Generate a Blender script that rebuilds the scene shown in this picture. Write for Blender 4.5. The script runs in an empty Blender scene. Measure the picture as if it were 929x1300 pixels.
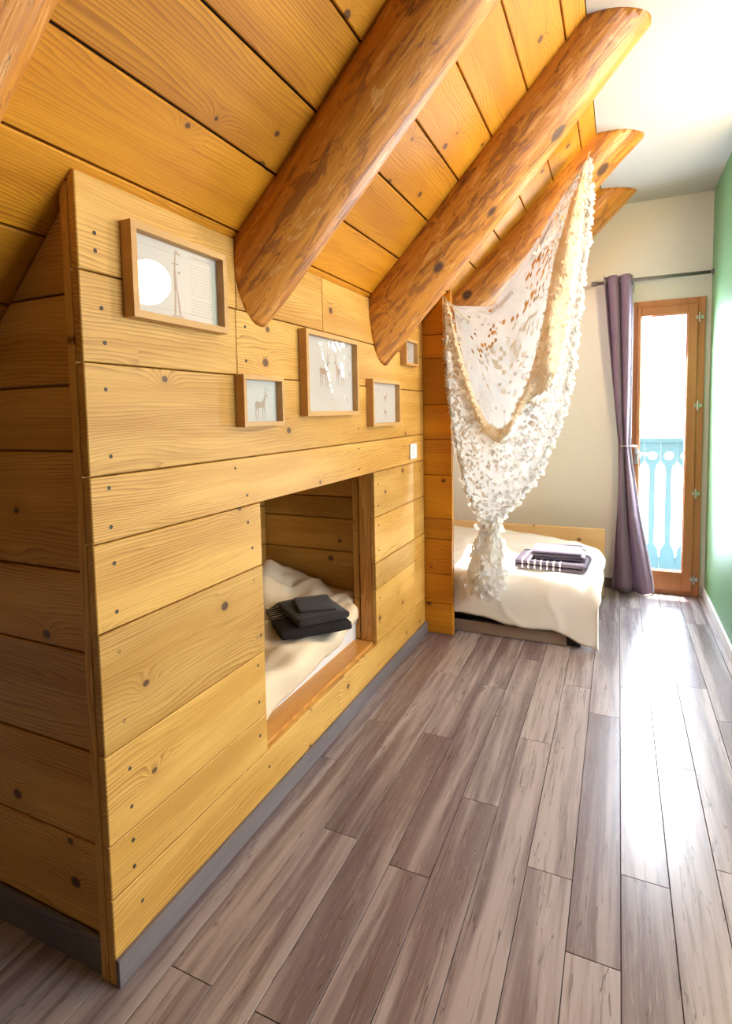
import bpy, bmesh, math, random
from mathutils import Vector, Matrix, noise
R = random.Random(7)
PI = math.pi
scene = bpy.context.scene
col = scene.collection

# ------------------------------------------------------------------ camera
cam = bpy.data.cameras.new('camera')
cam.sensor_fit = 'HORIZONTAL'
cam.sensor_width = 36
cam.lens = 724.17 / 929 * 36
cam.shift_x = (464.5 - 438.47) / 929
cam.shift_y = (578.76 - 650) / 929
cam.clip_start = 0.02
co = bpy.data.objects.new('camera', cam)
col.objects.link(co)
RT = Vector((0.90216401, 0.43091010, -0.02041048))
UP = Vector((-0.01313796, 0.07473537, 0.99711685))
FW = Vector((-0.43119310, 0.89929479, -0.07308484))
mw = Matrix.Identity(4)
for i in range(3):
    mw[i][0] = RT[i]; mw[i][1] = UP[i]; mw[i][2] = -FW[i]
mw[2][3] = 1.40
co.matrix_world = mw
scene.camera = co

# ------------------------------------------------------------------ light + exposure
scene.view_settings.view_transform = 'Standard'
scene.view_settings.look = 'None'
scene.view_settings.gamma = 1
scene.view_settings.use_curve_mapping = False
scene.view_settings.exposure = 0.45

SKY_STRENGTH = 4.0
world = bpy.data.worlds.new('world')
scene.world = world
world.use_nodes = True
bg = world.node_tree.nodes['Background']
bg.inputs[0].default_value = (0.72, 0.85, 1.0, 1)
bg.inputs[1].default_value = SKY_STRENGTH

def lamp(name, kind, loc, direction, energy, color, **kw):
    l = bpy.data.lights.new(name, kind)
    l.energy = energy
    l.color = color
    for k, v in kw.items():
        if k == 'portal':
            l.cycles.is_portal = v
        else:
            setattr(l, k, v)
    o = bpy.data.objects.new(name, l)
    o.location = loc
    o.rotation_euler = Vector(direction).to_track_quat('-Z', 'Y').to_euler()
    col.objects.link(o)
    return o

lamp('sun', 'SUN', (0, 6, 8), (0.10, -0.37, -2.05), 26.0, (1.0, 0.96, 0.90), angle=0.02)
# daylight through the balcony door, plus fill from an added, unseen side window
lamp('door_daylight', 'AREA', (0.32, 5.02, 1.15), (-0.35, -1, -0.25), 72, (0.72, 0.86, 1.0), shape='RECTANGLE', size=0.40, size_y=1.9)
lamp('added_side_fill', 'AREA', (2.86, 2.2, 1.5), (-1, 0.0, -0.15), 80, (0.97, 0.98, 1.0), shape='RECTANGLE', size=2.0, size_y=1.4)  # fill light set behind the added side window
LAMP_STRENGTH = 58.0

# ------------------------------------------------------------------ materials
class NT:
    def __init__(self, name):
        m = bpy.data.materials.new(name)
        m.use_nodes = True
        self.m = m
        self.t = m.node_tree
        self.n = self.t.nodes
        self.b = self.n['Principled BSDF']
    def new(self, t, **kw):
        x = self.n.new(t)
        for k, v in kw.items():
            setattr(x, k, v)
        return x
    def link(self, a, b):
        self.t.links.new(a, b)
    def put(self, sock, v):
        if isinstance(v, bpy.types.NodeSocket):
            self.link(v, sock)
        elif v is not None:
            sock.default_value = v
    def math(self, op, a, b=None, c=None, clamp=False):
        x = self.new('ShaderNodeMath', operation=op, use_clamp=clamp)
        for i, v in enumerate((a, b, c)):
            self.put(x.inputs[i], v)
        return x.outputs[0]
    def vmath(self, op, a, b=None):
        x = self.new('ShaderNodeVectorMath', operation=op)
        self.put(x.inputs[0], a)
        self.put(x.inputs[1], b)
        return x.outputs[0]
    def mix(self, f, a, b, blend='MIX'):
        x = self.new('ShaderNodeMix', data_type='RGBA', blend_type=blend)
        self.put(x.inputs[0], f)
        self.put(x.inputs[6], a)
        self.put(x.inputs[7], b)
        return x.outputs[2]
    def noise(self, vec, scale=1.0, detail=3.0, rough=0.5, dist=0.0):
        x = self.new('ShaderNodeTexNoise')
        self.put(x.inputs['Vector'], vec)
        x.inputs['Scale'].default_value = scale
        x.inputs['Detail'].default_value = detail
        x.inputs['Roughness'].default_value = rough
        x.inputs['Distortion'].default_value = dist
        return x.outputs[0]
    def voronoi(self, vec, scale=1.0, dims='3D'):
        x = self.new('ShaderNodeTexVoronoi', voronoi_dimensions=dims)
        self.put(x.inputs['Vector'], vec)
        x.inputs['Scale'].default_value = scale
        return x.outputs['Distance'], x.outputs['Color']
    def ramp(self, f, lo, hi):
        x = self.new('ShaderNodeMapRange', interpolation_type='SMOOTHSTEP')
        self.put(x.inputs[0], f)
        x.inputs[1].default_value = lo
        x.inputs[2].default_value = hi
        return x.outputs[0]
    def obj(self):
        return self.new('ShaderNodeTexCoord').outputs['Object']
    def bump(self, h, strength=0.2, dist=0.002):
        x = self.new('ShaderNodeBump')
        x.inputs['Strength'].default_value = strength
        x.inputs['Distance'].default_value = dist
        self.link(h, x.inputs['Height'])
        self.link(x.outputs[0], self.b.inputs['Normal'])

def c4(c):
    return (c[0], c[1], c[2], 1.0)

def srgb(r, g, b):
    f = lambda u: (u / 255 / 12.92) if u / 255 <= 0.04045 else ((u / 255 + 0.055) / 1.055) ** 2.4
    return (f(r), f(g), f(b))

def plain(name, c, rough=0.6, metal=0.0, spec=0.5, fuzz=0.0, nscale=30, bump=0.0, alpha_trans=0):
    k = NT(name)
    v = k.obj()
    n = k.noise(v, nscale, 4)
    k.link(k.mix(k.math('MULTIPLY', n, 1.0), c4([x * (1 - fuzz) for x in c]), c4([min(1, x * (1 + fuzz)) for x in c])), k.b.inputs['Base Color'])
    k.b.inputs['Roughness'].default_value = rough
    k.b.inputs['Metallic'].default_value = metal
    k.b.inputs['Specular IOR Level'].default_value = spec
    if bump:
        k.bump(n, bump, 0.003)
    return k.m

def pine(name, light, mid, dark, knot, rings=640.0, tint=0.13, knots=0.40, kscale=4.6, rough=0.5, contrast=0.85, radial=False, bumpk=0.15):
    """solid pine: grain along local X, board face normal along local Z"""
    k = NT(name)
    rnd = k.new('ShaderNodeNewGeometry').outputs['Random Per Island']
    off = k.vmath('MULTIPLY', k.new('ShaderNodeCombineXYZ').outputs[0], (1, 1, 1))
    cmb = k.new('ShaderNodeCombineXYZ')
    k.link(k.math('MULTIPLY', rnd, 13.7), cmb.inputs[0])
    k.link(k.math('MULTIPLY', rnd, 7.3), cmb.inputs[1])
    k.link(k.math('MULTIPLY', rnd, 31.1), cmb.inputs[2])
    p = k.vmath('ADD', k.obj(), cmb.outputs[0])
    d, c = k.voronoi(k.vmath('MULTIPLY', p, (kscale * 0.8, kscale, 0.02)), 1.0, '2D')
    sep = k.new('ShaderNodeSeparateColor')
    k.link(c, sep.inputs[0])
    keep = k.math('GREATER_THAN', sep.outputs[0], 1 - knots)
    size = k.math('MULTIPLY_ADD', sep.outputs[1], 0.05, 0.020)
    kn = k.math('MULTIPLY', keep, k.math('SUBTRACT', 1.0, k.ramp(k.math('DIVIDE', d, size), 0.75, 1.15)))
    halo = k.math('MULTIPLY', keep, k.math('POWER', 2.718, k.math('MULTIPLY', d, -11.0)))
    warp = k.noise(k.vmath('MULTIPLY', p, (0.8, 3.2, 3.2)), 1.0, 2.0)
    sepx = k.new('ShaderNodeSeparateXYZ')
    k.link(p, sepx.inputs[0])
    rr = k.math('ADD', k.math('MULTIPLY', sepx.outputs[1], rings), k.math('MULTIPLY', warp, 110.0))
    rr = k.math('ADD', rr, k.math('MULTIPLY', k.noise(k.vmath('MULTIPLY', p, (1.6, 22.0, 22.0)), 1.0, 3.0), 26.0))
    rr = k.math('ADD', rr, k.math('MULTIPLY', halo, 30.0))
    rr = k.math('ADD', rr, k.math('MULTIPLY', sepx.outputs[2], rings * 0.15))
    saw = k.math('FRACT', k.math('MULTIPLY', rr, 0.16))
    ring = k.math('MULTIPLY', k.math('POWER', saw, 2.0), k.math('SUBTRACT', 1.0, k.ramp(saw, 0.93, 1.0)))
    fib = k.noise(k.vmath('MULTIPLY', p, (5.0, 160.0, 160.0)), 1.0, 3.0)
    big = k.noise(k.vmath('MULTIPLY', p, (0.8, 9.0, 9.0)), 1.0, 4.0, 0.6)
    vary = k.ramp(k.noise(k.vmath('MULTIPLY', p, (1.5, 7.0, 7.0)), 1.0, 3.0), 0.35, 0.65)
    base = k.mix(k.ramp(big, 0.36, 0.64), c4(light), c4(mid))
    ringv = k.math('MULTIPLY', ring, k.math('MULTIPLY_ADD', vary, 0.75, 0.25))
    amt = k.math('MULTIPLY', k.math('MULTIPLY_ADD', ringv, 0.95, k.math('MULTIPLY', fib, 0.35)), contrast, clamp=True)
    base = k.mix(amt, base, c4(dark))
    base = k.mix(k.math('MULTIPLY', halo, 0.35), base, c4(dark))
    base = k.mix(k.math('MULTIPLY', kn, 0.9), base, c4(knot))
    hsv = k.new('ShaderNodeHueSaturation')
    k.link(k.math('MULTIPLY_ADD', rnd, 2 * tint, 1 - tint), hsv.inputs['Value'])
    k.link(base, hsv.inputs['Color'])
    k.link(hsv.outputs[0], k.b.inputs['Base Color'])
    k.b.inputs['Roughness'].default_value = rough
    k.b.inputs['Specular IOR Level'].default_value = 0.35
    if bumpk:
        k.bump(fib, bumpk, 0.0012)
    return k.m

M = {}
M['pine'] = pine('pale_pine', (0.72, 0.435, 0.110), (0.58, 0.318, 0.062), (0.28, 0.110, 0.016), (0.08, 0.035, 0.014))
M['pine_side'] = M['pine']
M['pine_ceiling'] = pine('honey_pine', (0.68, 0.300, 0.013), (0.54, 0.215, 0.008), (0.26, 0.078, 0.004), (0.09, 0.035, 0.012), contrast=0.8)
M['pine_sill'] = pine('varnished_pine', (0.70, 0.36, 0.09), (0.60, 0.28, 0.06), (0.34, 0.12, 0.02), (0.10, 0.03, 0.01), rough=0.35)
M['pine_headboard'] = pine('headboard_pine', (0.80, 0.55, 0.28), (0.74, 0.48, 0.22), (0.52, 0.28, 0.10), (0.20, 0.08, 0.03), contrast=0.35)
M['door_wood'] = pine('door_wood', (0.58, 0.245, 0.105), (0.50, 0.195, 0.075), (0.33, 0.11, 0.03), (0.30, 0.1, 0.03), contrast=0.35, knots=0.0, rough=0.4)
M['frame_wood'] = pine('frame_wood', (0.60, 0.36, 0.13), (0.53, 0.30, 0.10), (0.36, 0.18, 0.05), (0.25, 0.12, 0.04), knots=0.0, contrast=0.3, tint=0.05)
M['rail_wood'] = pine('rail_wood', (0.34, 0.25, 0.18), (0.25, 0.17, 0.12), (0.14, 0.09, 0.06), (0.06, 0.04, 0.03), contrast=0.6)

def log_mat():
    k = NT('peeled_log')
    p = k.obj()
    rnd = k.new('ShaderNodeObjectInfo').outputs['Random']
    cmb = k.new('ShaderNodeCombineXYZ')
    k.link(k.math('MULTIPLY', rnd, 23.0), cmb.inputs[0])
    k.link(k.math('MULTIPLY', rnd, 9.0), cmb.inputs[1])
    p = k.vmath('ADD', p, cmb.outputs[0])
    streak = k.noise(k.vmath('MULTIPLY', p, (2.0, 34.0, 34.0)), 1.0, 4.0, 0.6)
    fib = k.noise(k.vmath('MULTIPLY', p, (9.0, 190.0, 190.0)), 1.0, 3.0)
    patch = k.noise(k.vmath('MULTIPLY', p, (6.5, 24.0, 24.0)), 1.0, 5.0, 0.66, 0.6)
    base = k.mix(k.ramp(streak, 0.32, 0.7), c4((0.72, 0.31, 0.032)), c4((0.47, 0.16, 0.012)))
    base = k.mix(k.math('MULTIPLY', fib, 0.45), base, c4((0.30, 0.10, 0.016)))
    base = k.mix(k.math('MULTIPLY', k.ramp(patch, 0.53, 0.58), 0.72), base, c4((0.25, 0.085, 0.018)))
    base = k.mix(k.math('MULTIPLY', k.ramp(patch, 0.42, 0.37), 0.65), base, c4((0.72, 0.38, 0.11)))
    crack = k.noise(k.vmath('MULTIPLY', p, (0.9, 22.0, 22.0)), 1.0, 2.0, 0.4)
    line = k.math('SUBTRACT', 1.0, k.ramp(k.math('ABSOLUTE', k.math('SUBTRACT', crack, 0.56)), 0.0, 0.006))
    base = k.mix(k.math('MULTIPLY', line, 0.75), base, c4((0.06, 0.022, 0.008)))
    d, c = k.voronoi(k.vmath('MULTIPLY', p, (2.9, 4.4, 4.4)), 1.0)
    sep = k.new('ShaderNodeSeparateColor')
    k.link(c, sep.inputs[0])
    keep = k.math('GREATER_THAN', sep.outputs[0], 0.45)
    kn = k.math('MULTIPLY', keep, k.math('SUBTRACT', 1.0, k.ramp(d, 0.09, 0.15)))
    base = k.mix(k.math('MULTIPLY', kn, 0.92), base, c4((0.05, 0.02, 0.012)))
    k.link(base, k.b.inputs['Base Color'])
    k.b.inputs['Roughness'].default_value = 0.42
    k.bump(k.math('ADD', streak, k.math('MULTIPLY', patch, 0.8)), 0.6, 0.007)
    return k.m
M['log'] = log_mat()

def laminate():
    k = NT('grey_brown_laminate')
    rnd = k.new('ShaderNodeNewGeometry').outputs['Random Per Island']
    cmb = k.new('ShaderNodeCombineXYZ')
    k.link(k.math('MULTIPLY', rnd, 17.0), cmb.inputs[0])
    k.link(k.math('MULTIPLY', rnd, 5.0), cmb.inputs[1])
    k.link(k.math('MULTIPLY', rnd, 3.0), cmb.inputs[2])
    p = k.vmath('ADD', k.obj(), cmb.outputs[0])
    big = k.noise(k.vmath('MULTIPLY', p, (0.7, 13.0, 1.0)), 1.0, 3.0, 0.55, 0.4)
    mid = k.noise(k.vmath('MULTIPLY', p, (3.0, 60.0, 1.0)), 1.0, 4.0, 0.6)
    fine = k.noise(k.vmath('MULTIPLY', p, (14.0, 260.0, 1.0)), 1.0, 3.0, 0.6)
    base = k.mix(k.ramp(k.math('ADD', big, k.math('MULTIPLY_ADD', rnd, 0.22, -0.11)), 0.36, 0.66), c4((0.335, 0.280, 0.272)), c4((0.150, 0.108, 0.110)))
    base = k.mix(k.math('MULTIPLY', k.ramp(mid, 0.5, 0.72), 0.6), base, c4((0.10, 0.065, 0.058)))
    base = k.mix(k.math('MULTIPLY', k.ramp(fine, 0.55, 0.8), 0.55), base, c4((0.44, 0.37, 0.34)))
    crk = k.noise(k.vmath('MULTIPLY', p, (1.6, 30.0, 1.0)), 1.0, 3.0, 0.5, 0.3)
    line = k.math('SUBTRACT', 1.0, k.ramp(k.math('ABSOLUTE', k.math('SUBTRACT', crk, 0.6)), 0.0, 0.008))
    base = k.mix(k.math('MULTIPLY', line, 0.7), base, c4((0.05, 0.03, 0.028)))
    k.link(base, k.b.inputs['Base Color'])
    k.b.inputs['Roughness'].default_value = 0.27
    k.b.inputs['Specular IOR Level'].default_value = 0.6
    k.bump(k.math('ADD', mid, fine), 0.08, 0.0006)
    return k.m
M['laminate'] = laminate()
M['bounce_absorber'] = pine('bounce_absorbing_boards', (0.09, 0.06, 0.04), (0.07, 0.045, 0.03), (0.03, 0.02, 0.012), (0.02, 0.015, 0.01), knots=0.0)  # near-black colour chosen to soak up bounce light on the unseen near wall
M['skirting'] = pine('grey_skirting', (0.20, 0.175, 0.17), (0.15, 0.125, 0.125), (0.07, 0.055, 0.055), (0.05, 0.04, 0.04), knots=0.0)
M['groove'] = plain('dark_groove', (0.03, 0.018, 0.01), 0.9)
M['cream'] = plain('cream_plaster', (0.83, 0.805, 0.75), 0.85, fuzz=0.02, nscale=60, bump=0.05)
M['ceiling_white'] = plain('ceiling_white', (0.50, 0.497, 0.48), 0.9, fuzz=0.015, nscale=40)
M['green'] = plain('green_satin_paint', (0.165, 0.37, 0.175), 0.5, fuzz=0.03, nscale=60, bump=0.04)
M['white_trim'] = plain('white_trim', (0.78, 0.76, 0.72), 0.45, fuzz=0.02)
M['metal'] = plain('brushed_metal', (0.62, 0.62, 0.60), 0.3, metal=1.0, fuzz=0.05)
M['rod'] = plain('grey_rod', (0.20, 0.18, 0.17), 0.4, metal=0.4, fuzz=0.05)
M['screw'] = plain('dark_screw', (0.05, 0.035, 0.025), 0.6, metal=0.0, fuzz=0.2, nscale=200)
M['switch'] = plain('white_plastic', (0.80, 0.78, 0.74), 0.35, fuzz=0.01)
M['paper'] = plain('paper', (0.53, 0.51, 0.46), 0.9, fuzz=0.02, nscale=90)
M['ink'] = plain('brown_ink', (0.38, 0.27, 0.20), 0.9, fuzz=0.25, nscale=120)
M['ink_faint'] = plain('grey_ink', (0.36, 0.33, 0.29), 0.9, fuzz=0.1, nscale=120)
M['gap_shade'] = plain('painted_gap_shade', (0.012, 0.011, 0.012), 0.8, fuzz=0.1)  # near-black that paints the shade under the bed
M['mattress'] = plain('white_ticking', (0.62, 0.66, 0.72), 0.8, fuzz=0.03, nscale=80)
M['mattress_blue'] = plain('blue_ticking', (0.10, 0.22, 0.40), 0.8, fuzz=0.1, nscale=80)
M['sheet'] = plain('white_sheet', (0.72, 0.71, 0.69), 0.85, fuzz=0.03, nscale=80)
M['railing'] = plain('blue_green_paint', (0.065, 0.16, 0.19), 0.6, fuzz=0.15, nscale=8)
M['balcony'] = plain('pale_decking', (0.42, 0.47, 0.52), 0.7, fuzz=0.1, nscale=12)
M['cord'] = plain('cream_cord', (0.74, 0.62, 0.42), 0.9, fuzz=0.08, nscale=200)

def cloth(name, c, trans=0.0, weave=900.0, bump=0.15, rough=0.9, fuzz=0.06):
    k = NT(name)
    v = k.obj()
    n = k.noise(v, weave, 2)
    big = k.noise(v, 9, 3)
    cc = k.mix(big, c4([x * (1 - fuzz) for x in c]), c4([min(1, x * (1 + fuzz)) for x in c]))
    k.link(cc, k.b.inputs['Base Color'])
    k.b.inputs['Roughness'].default_value = rough
    k.b.inputs['Specular IOR Level'].default_value = 0.2
    k.b.inputs['Sheen Weight'].default_value = 0.15
    k.bump(n, bump, 0.001)
    if trans:
        out = k.n['Material Output']
        tr = k.new('ShaderNodeBsdfTranslucent')
        k.link(cc, tr.inputs[0])
        mx = k.new('ShaderNodeMixShader')
        mx.inputs[0].default_value = trans
        k.link(k.b.outputs[0], mx.inputs[1])
        k.link(tr.outputs[0], mx.inputs[2])
        k.link(mx.outputs[0], out.inputs[0])
    return k.m
M['duvet'] = cloth('ecru_cotton', (0.78, 0.73, 0.64))
M['duvet_bunk'] = cloth('cream_cotton', (0.76, 0.62, 0.42))
M['net'] = cloth('white_net_fabric', (0.84, 0.82, 0.78), 0.45, fuzz=0.03)
M['net_warm_lit'] = cloth('warm_lit_net_fabric', (0.84, 0.73, 0.54), 0.35, fuzz=0.05)  # same net fabric, with warm lamplight put into the colour
M['curtain'] = cloth('mauve_curtain_fabric', (0.32, 0.225, 0.325), 0.18, fuzz=0.1)
M['curtain_lit_edge'] = cloth('painted_lit_curtain_edge', (0.62, 0.60, 0.66), 0.2)  # pale colour paints the light caught by the curtain edge

def towel_mat(name, c, stripe, period, lo, hi, axis=0):
    k = NT(name)
    v = k.obj()
    s = k.new('ShaderNodeSeparateXYZ')
    k.link(v, s.inputs[0])
    n = k.noise(v, 500, 3)
    ax = s.outputs[axis]
    fr = k.math('FRACT', k.math('DIVIDE', k.math('SUBTRACT', ax, lo), period))
    on = k.math('LESS_THAN', fr, 0.24)
    on = k.math('MULTIPLY', on, k.math('MULTIPLY', k.math('GREATER_THAN', ax, lo), k.math('LESS_THAN', ax, hi)))
    base = k.mix(n, c4([x * 0.55 for x in c]), c4([x * 1.45 for x in c]))
    base = k.mix(on, base, c4(stripe))
    k.link(base, k.b.inputs['Base Color'])
    k.b.inputs['Roughness'].default_value = 0.95
    k.b.inputs['Specular IOR Level'].default_value = 0.1
    k.bump(n, 0.6, 0.004)
    return k.m
M['towel_dark'] = towel_mat('charcoal_striped_terry', (0.030, 0.026, 0.025), (0.55, 0.50, 0.42), 0.026, -0.165, 0.02)
M['towel_plain'] = cloth('charcoal_terry', (0.034, 0.028, 0.026), weave=500, bump=0.6, fuzz=0.3)
M['towel_mauve'] = cloth('mauve_grey_terry', (0.085, 0.068, 0.10), weave=500, bump=0.6, fuzz=0.3)
M['towel_bed'] = towel_mat('grey_striped_terry', (0.070, 0.058, 0.075), (0.55, 0.50, 0.50), 0.038, -0.155, 0.095)

def glass_mat(name, gloss, rough=0.0, tint=(1, 1, 1)):
    k = NT(name)
    out = k.n['Material Output']
    tr = k.new('ShaderNodeBsdfTransparent')
    tr.inputs[0].default_value = c4(tint)
    gl = k.new('ShaderNodeBsdfGlossy')
    gl.inputs['Roughness'].default_value = rough
    fr = k.new('ShaderNodeFresnel')
    fr.inputs[0].default_value = 1.5
    geo = k.new('ShaderNodeNewGeometry')
    f = k.math('MULTIPLY', fr.outputs[0], gloss, clamp=True)
    f = k.math('MULTIPLY', f, k.math('SUBTRACT', 1.0, geo.outputs['Backfacing']))
    mx = k.new('ShaderNodeMixShader')
    k.link(f, mx.inputs[0])
    k.link(tr.outputs[0], mx.inputs[1])
    k.link(gl.outputs[0], mx.inputs[2])
    k.link(mx.outputs[0], out.inputs[0])
    return k.m
M['glass'] = glass_mat('window_glass', 1.0)
M['picture_glass'] = glass_mat('picture_glass', 1.3)

def emit(name, c, s):
    k = NT(name)
    k.b.inputs['Base Color'].default_value = c4((0.9, 0.88, 0.82))
    k.b.inputs['Emission Color'].default_value = c4(c)
    k.b.inputs['Emission Strength'].default_value = s
    return k.m
M['lamp_glow'] = emit('lamp_opal_glass', (1.0, 0.74, 0.42), LAMP_STRENGTH)

# ------------------------------------------------------------------ mesh helpers
def root(name, label, cat, loc=(0, 0, 0), group=None):
    o = bpy.data.objects.new(name, None)
    o.empty_display_size = 0.1
    o.location = loc
    col.objects.link(o)
    o['label'] = label
    o['category'] = cat
    if group:
        o['group'] = group
    return o

def tag(o, label, cat, group=None):
    o['label'] = label
    o['category'] = cat
    if group:
        o['group'] = group
    return o

def world_of(o):
    m = Matrix.Translation(o.location) if o.type == 'EMPTY' else o.matrix_basis.copy()
    if o.parent:
        m = world_of(o.parent) @ o.matrix_parent_inverse @ o.matrix_basis
    return m

def obj(name, bm, mat, parent=None, mtx=None, smooth=False, kind=None, recalc=True):
    """link a bmesh built in the frame mtx (identity = world) as one mesh object"""
    if recalc:
        bmesh.ops.recalc_face_normals(bm, faces=bm.faces[:])
    me = bpy.data.meshes.new(name)
    bm.to_mesh(me)
    bm.free()
    mats = mat if isinstance(mat, (list, tuple)) else [mat]
    for m in mats:
        me.materials.append(m)
    if smooth:
        for p in me.polygons:
            p.use_smooth = True
    o = bpy.data.objects.new(name, me)
    col.objects.link(o)
    o.matrix_basis = mtx if mtx is not None else Matrix.Identity(4)
    if parent is not None:
        o.parent = parent
        o.matrix_parent_inverse = world_of(parent).inverted()
    if kind:
        o['kind'] = kind
    return o

def frame(origin, X, Y):
    X = Vector(X).normalized()
    Y = Vector(Y).normalized()
    Z = X.cross(Y)
    m = Matrix.Identity(4)
    for i in range(3):
        m[i][0] = X[i]; m[i][1] = Y[i]; m[i][2] = Z[i]; m[i][3] = origin[i]
    return m

def box(bm, x0, x1, y0, y1, z0, z1, mi=0, bev=0.0):
    vs = [bm.verts.new(p) for p in ((x0, y0, z0), (x1, y0, z0), (x1, y1, z0), (x0, y1, z0), (x0, y0, z1), (x1, y0, z1), (x1, y1, z1), (x0, y1, z1))]
    fs = [bm.faces.new([vs[i] for i in q]) for q in ((3, 2, 1, 0), (4, 5, 6, 7), (0, 1, 5, 4), (1, 2, 6, 5), (2, 3, 7, 6), (3, 0, 4, 7))]
    for f in fs:
        f.material_index = mi
    if bev:
        es = set(e for f in fs for e in f.edges)
        bmesh.ops.bevel(bm, geom=list(es), offset=bev, segments=2, affect='EDGES', profile=0.5)

def boxes(*bs, bev=0.0):
    bm = bmesh.new()
    for b in bs:
        box(bm, *b, bev=bev)
    return bm

def clip(poly, a, b, c):
    out = []
    n = len(poly)
    for i in range(n):
        p, q = poly[i], poly[(i + 1) % n]
        dp = a * p[0] + b * p[1] - c
        dq = a * q[0] + b * q[1] - c
        if dp <= 0:
            out.append(p)
        if (dp < 0 < dq) or (dq < 0 < dp):
            t = dp / (dp - dq)
            out.append((p[0] + t * (q[0] - p[0]), p[1] + t * (q[1] - p[1])))
    return out

def inset(poly, g):
    res = list(poly)
    n = len(poly)
    for i in range(n):
        p, q = poly[i], poly[(i + 1) % n]
        dx, dy = q[0] - p[0], q[1] - p[1]
        l = math.hypot(dx, dy)
        if l < 1e-6:
            continue
        nx, ny = dy / l, -dx / l          # outward for a counter-clockwise polygon
        res = clip(res, nx, ny, nx * p[0] + ny * p[1] - g)
        if len(res) < 3:
            return []
    return res

def rect(u0, u1, v0, v1):
    return [(u0, v0), (u1, v0), (u1, v1), (u0, v1)]

def board(bm, poly, w1=0.0, t=0.02, gap=0.003, ch=0.0022):
    a = inset(poly, gap / 2)
    b = inset(poly, gap / 2 + ch)
    if len(a) < 3:
        return
    if len(a) != len(b):
        b = a
    n = len(a)
    bot = [bm.verts.new((p[0], p[1], w1 - t)) for p in a]
    mid = [bm.verts.new((p[0], p[1], w1 - ch)) for p in a]
    top = [bm.verts.new((p[0], p[1], w1)) for p in b]
    bm.faces.new(top)
    bm.faces.new(bot[::-1])
    for i in range(n):
        j = (i + 1) % n
        bm.faces.new([bot[i], bot[j], mid[j], mid[i]])
        bm.faces.new([mid[i], mid[j], top[j], top[i]])

def prism(bm, poly, w0, w1, mi=0):
    n = len(poly)
    a = [bm.verts.new((p[0], p[1], w0)) for p in poly]
    b = [bm.verts.new((p[0], p[1], w1)) for p in poly]
    fs = [bm.faces.new(a[::-1]), bm.faces.new(b)]
    for i in range(n):
        fs.append(bm.faces.new([a[i], a[(i + 1) % n], b[(i + 1) % n], b[i]]))
    for f in fs:
        f.material_index = mi

def tube(bm, pts, r, seg=8, cap=True, mi=0):
    pts = [Vector(p) for p in pts]
    rs = r if isinstance(r, (list, tuple)) else [r] * len(pts)
    rings = []
    ref = Vector((0, 0, 1))
    for i, p in enumerate(pts):
        t = (pts[min(i + 1, len(pts) - 1)] - pts[max(i - 1, 0)]).normalized()
        if abs(t.dot(ref)) > 0.95:
            ref = Vector((1, 0, 0))
        u = t.cross(ref).normalized()
        v = t.cross(u).normalized()
        rings.append([bm.verts.new(p + (u * math.cos(2 * PI * k / seg) + v * math.sin(2 * PI * k / seg)) * rs[i]) for k in range(seg)])
    for a, b in zip(rings, rings[1:]):
        for k in range(seg):
            f = bm.faces.new([a[k], a[(k + 1) % seg], b[(k + 1) % seg], b[k]])
            f.material_index = mi
    if cap:
        bm.faces.new(rings[0][::-1]).material_index = mi
        bm.faces.new(rings[-1]).material_index = mi

def lathe(bm, prof, center=(0, 0, 0), seg=32):
    rings = []
    for r, z in prof:
        rings.append([bm.verts.new((center[0] + r * math.cos(2 * PI * k / seg), center[1] + r * math.sin(2 * PI * k / seg), center[2] + z)) for k in range(seg)])
    for a, b in zip(rings, rings[1:]):
        for k in range(seg):
            bm.faces.new([a[k], a[(k + 1) % seg], b[(k + 1) % seg], b[k]])
    bm.faces.new(rings[0][::-1])
    bm.faces.new(rings[-1])

def grid(bm, nu, nv, fn, mi=0, skip=None):
    vs = [[bm.verts.new(fn(i / nu, j / nv)) for j in range(nv + 1)] for i in range(nu + 1)]
    for i in range(nu):
        for j in range(nv):
            if skip and skip(i, j):
                continue
            f = bm.faces.new([vs[i][j], vs[i + 1][j], vs[i + 1][j + 1], vs[i][j + 1]])
            f.material_index = mi
    return vs

def lerp(a, b, t):
    return a + (b - a) * t

def interp(x, xs, ys):
    if x <= xs[0]:
        return ys[0]
    for i in range(len(xs) - 1):
        if x <= xs[i + 1]:
            t = (x - xs[i]) / (xs[i + 1] - xs[i])
            return lerp(ys[i], ys[i + 1], t)
    return ys[-1]

def sstep(a, b, x):
    t = max(0.0, min(1.0, (x - a) / (b - a)))
    return t * t * (3 - 2 * t)

# ------------------------------------------------------------------ the room
AX = -1.10            # plane of the cabin front
SL = 0.98             # rise of the roof slope
SZ = 1.965            # height where the slope meets the cabin front
AN = math.atan(SL)
CA, SA = math.cos(AN), math.sin(AN)
U = Vector((CA, 0, SA))
N = Vector((SA, 0, -CA))
P0 = Vector((AX, 0, SZ))
CZ = 2.913            # flat ceiling
CXE = -0.131          # edge of the flat ceiling
YB = 4.85             # back wall
XR = 0.585            # green wall
XL, YN, XF, YR = -2.42, -0.85, 2.8, 3.62
def slope_z(x):
    return SZ + SL * (x - AX)

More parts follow.
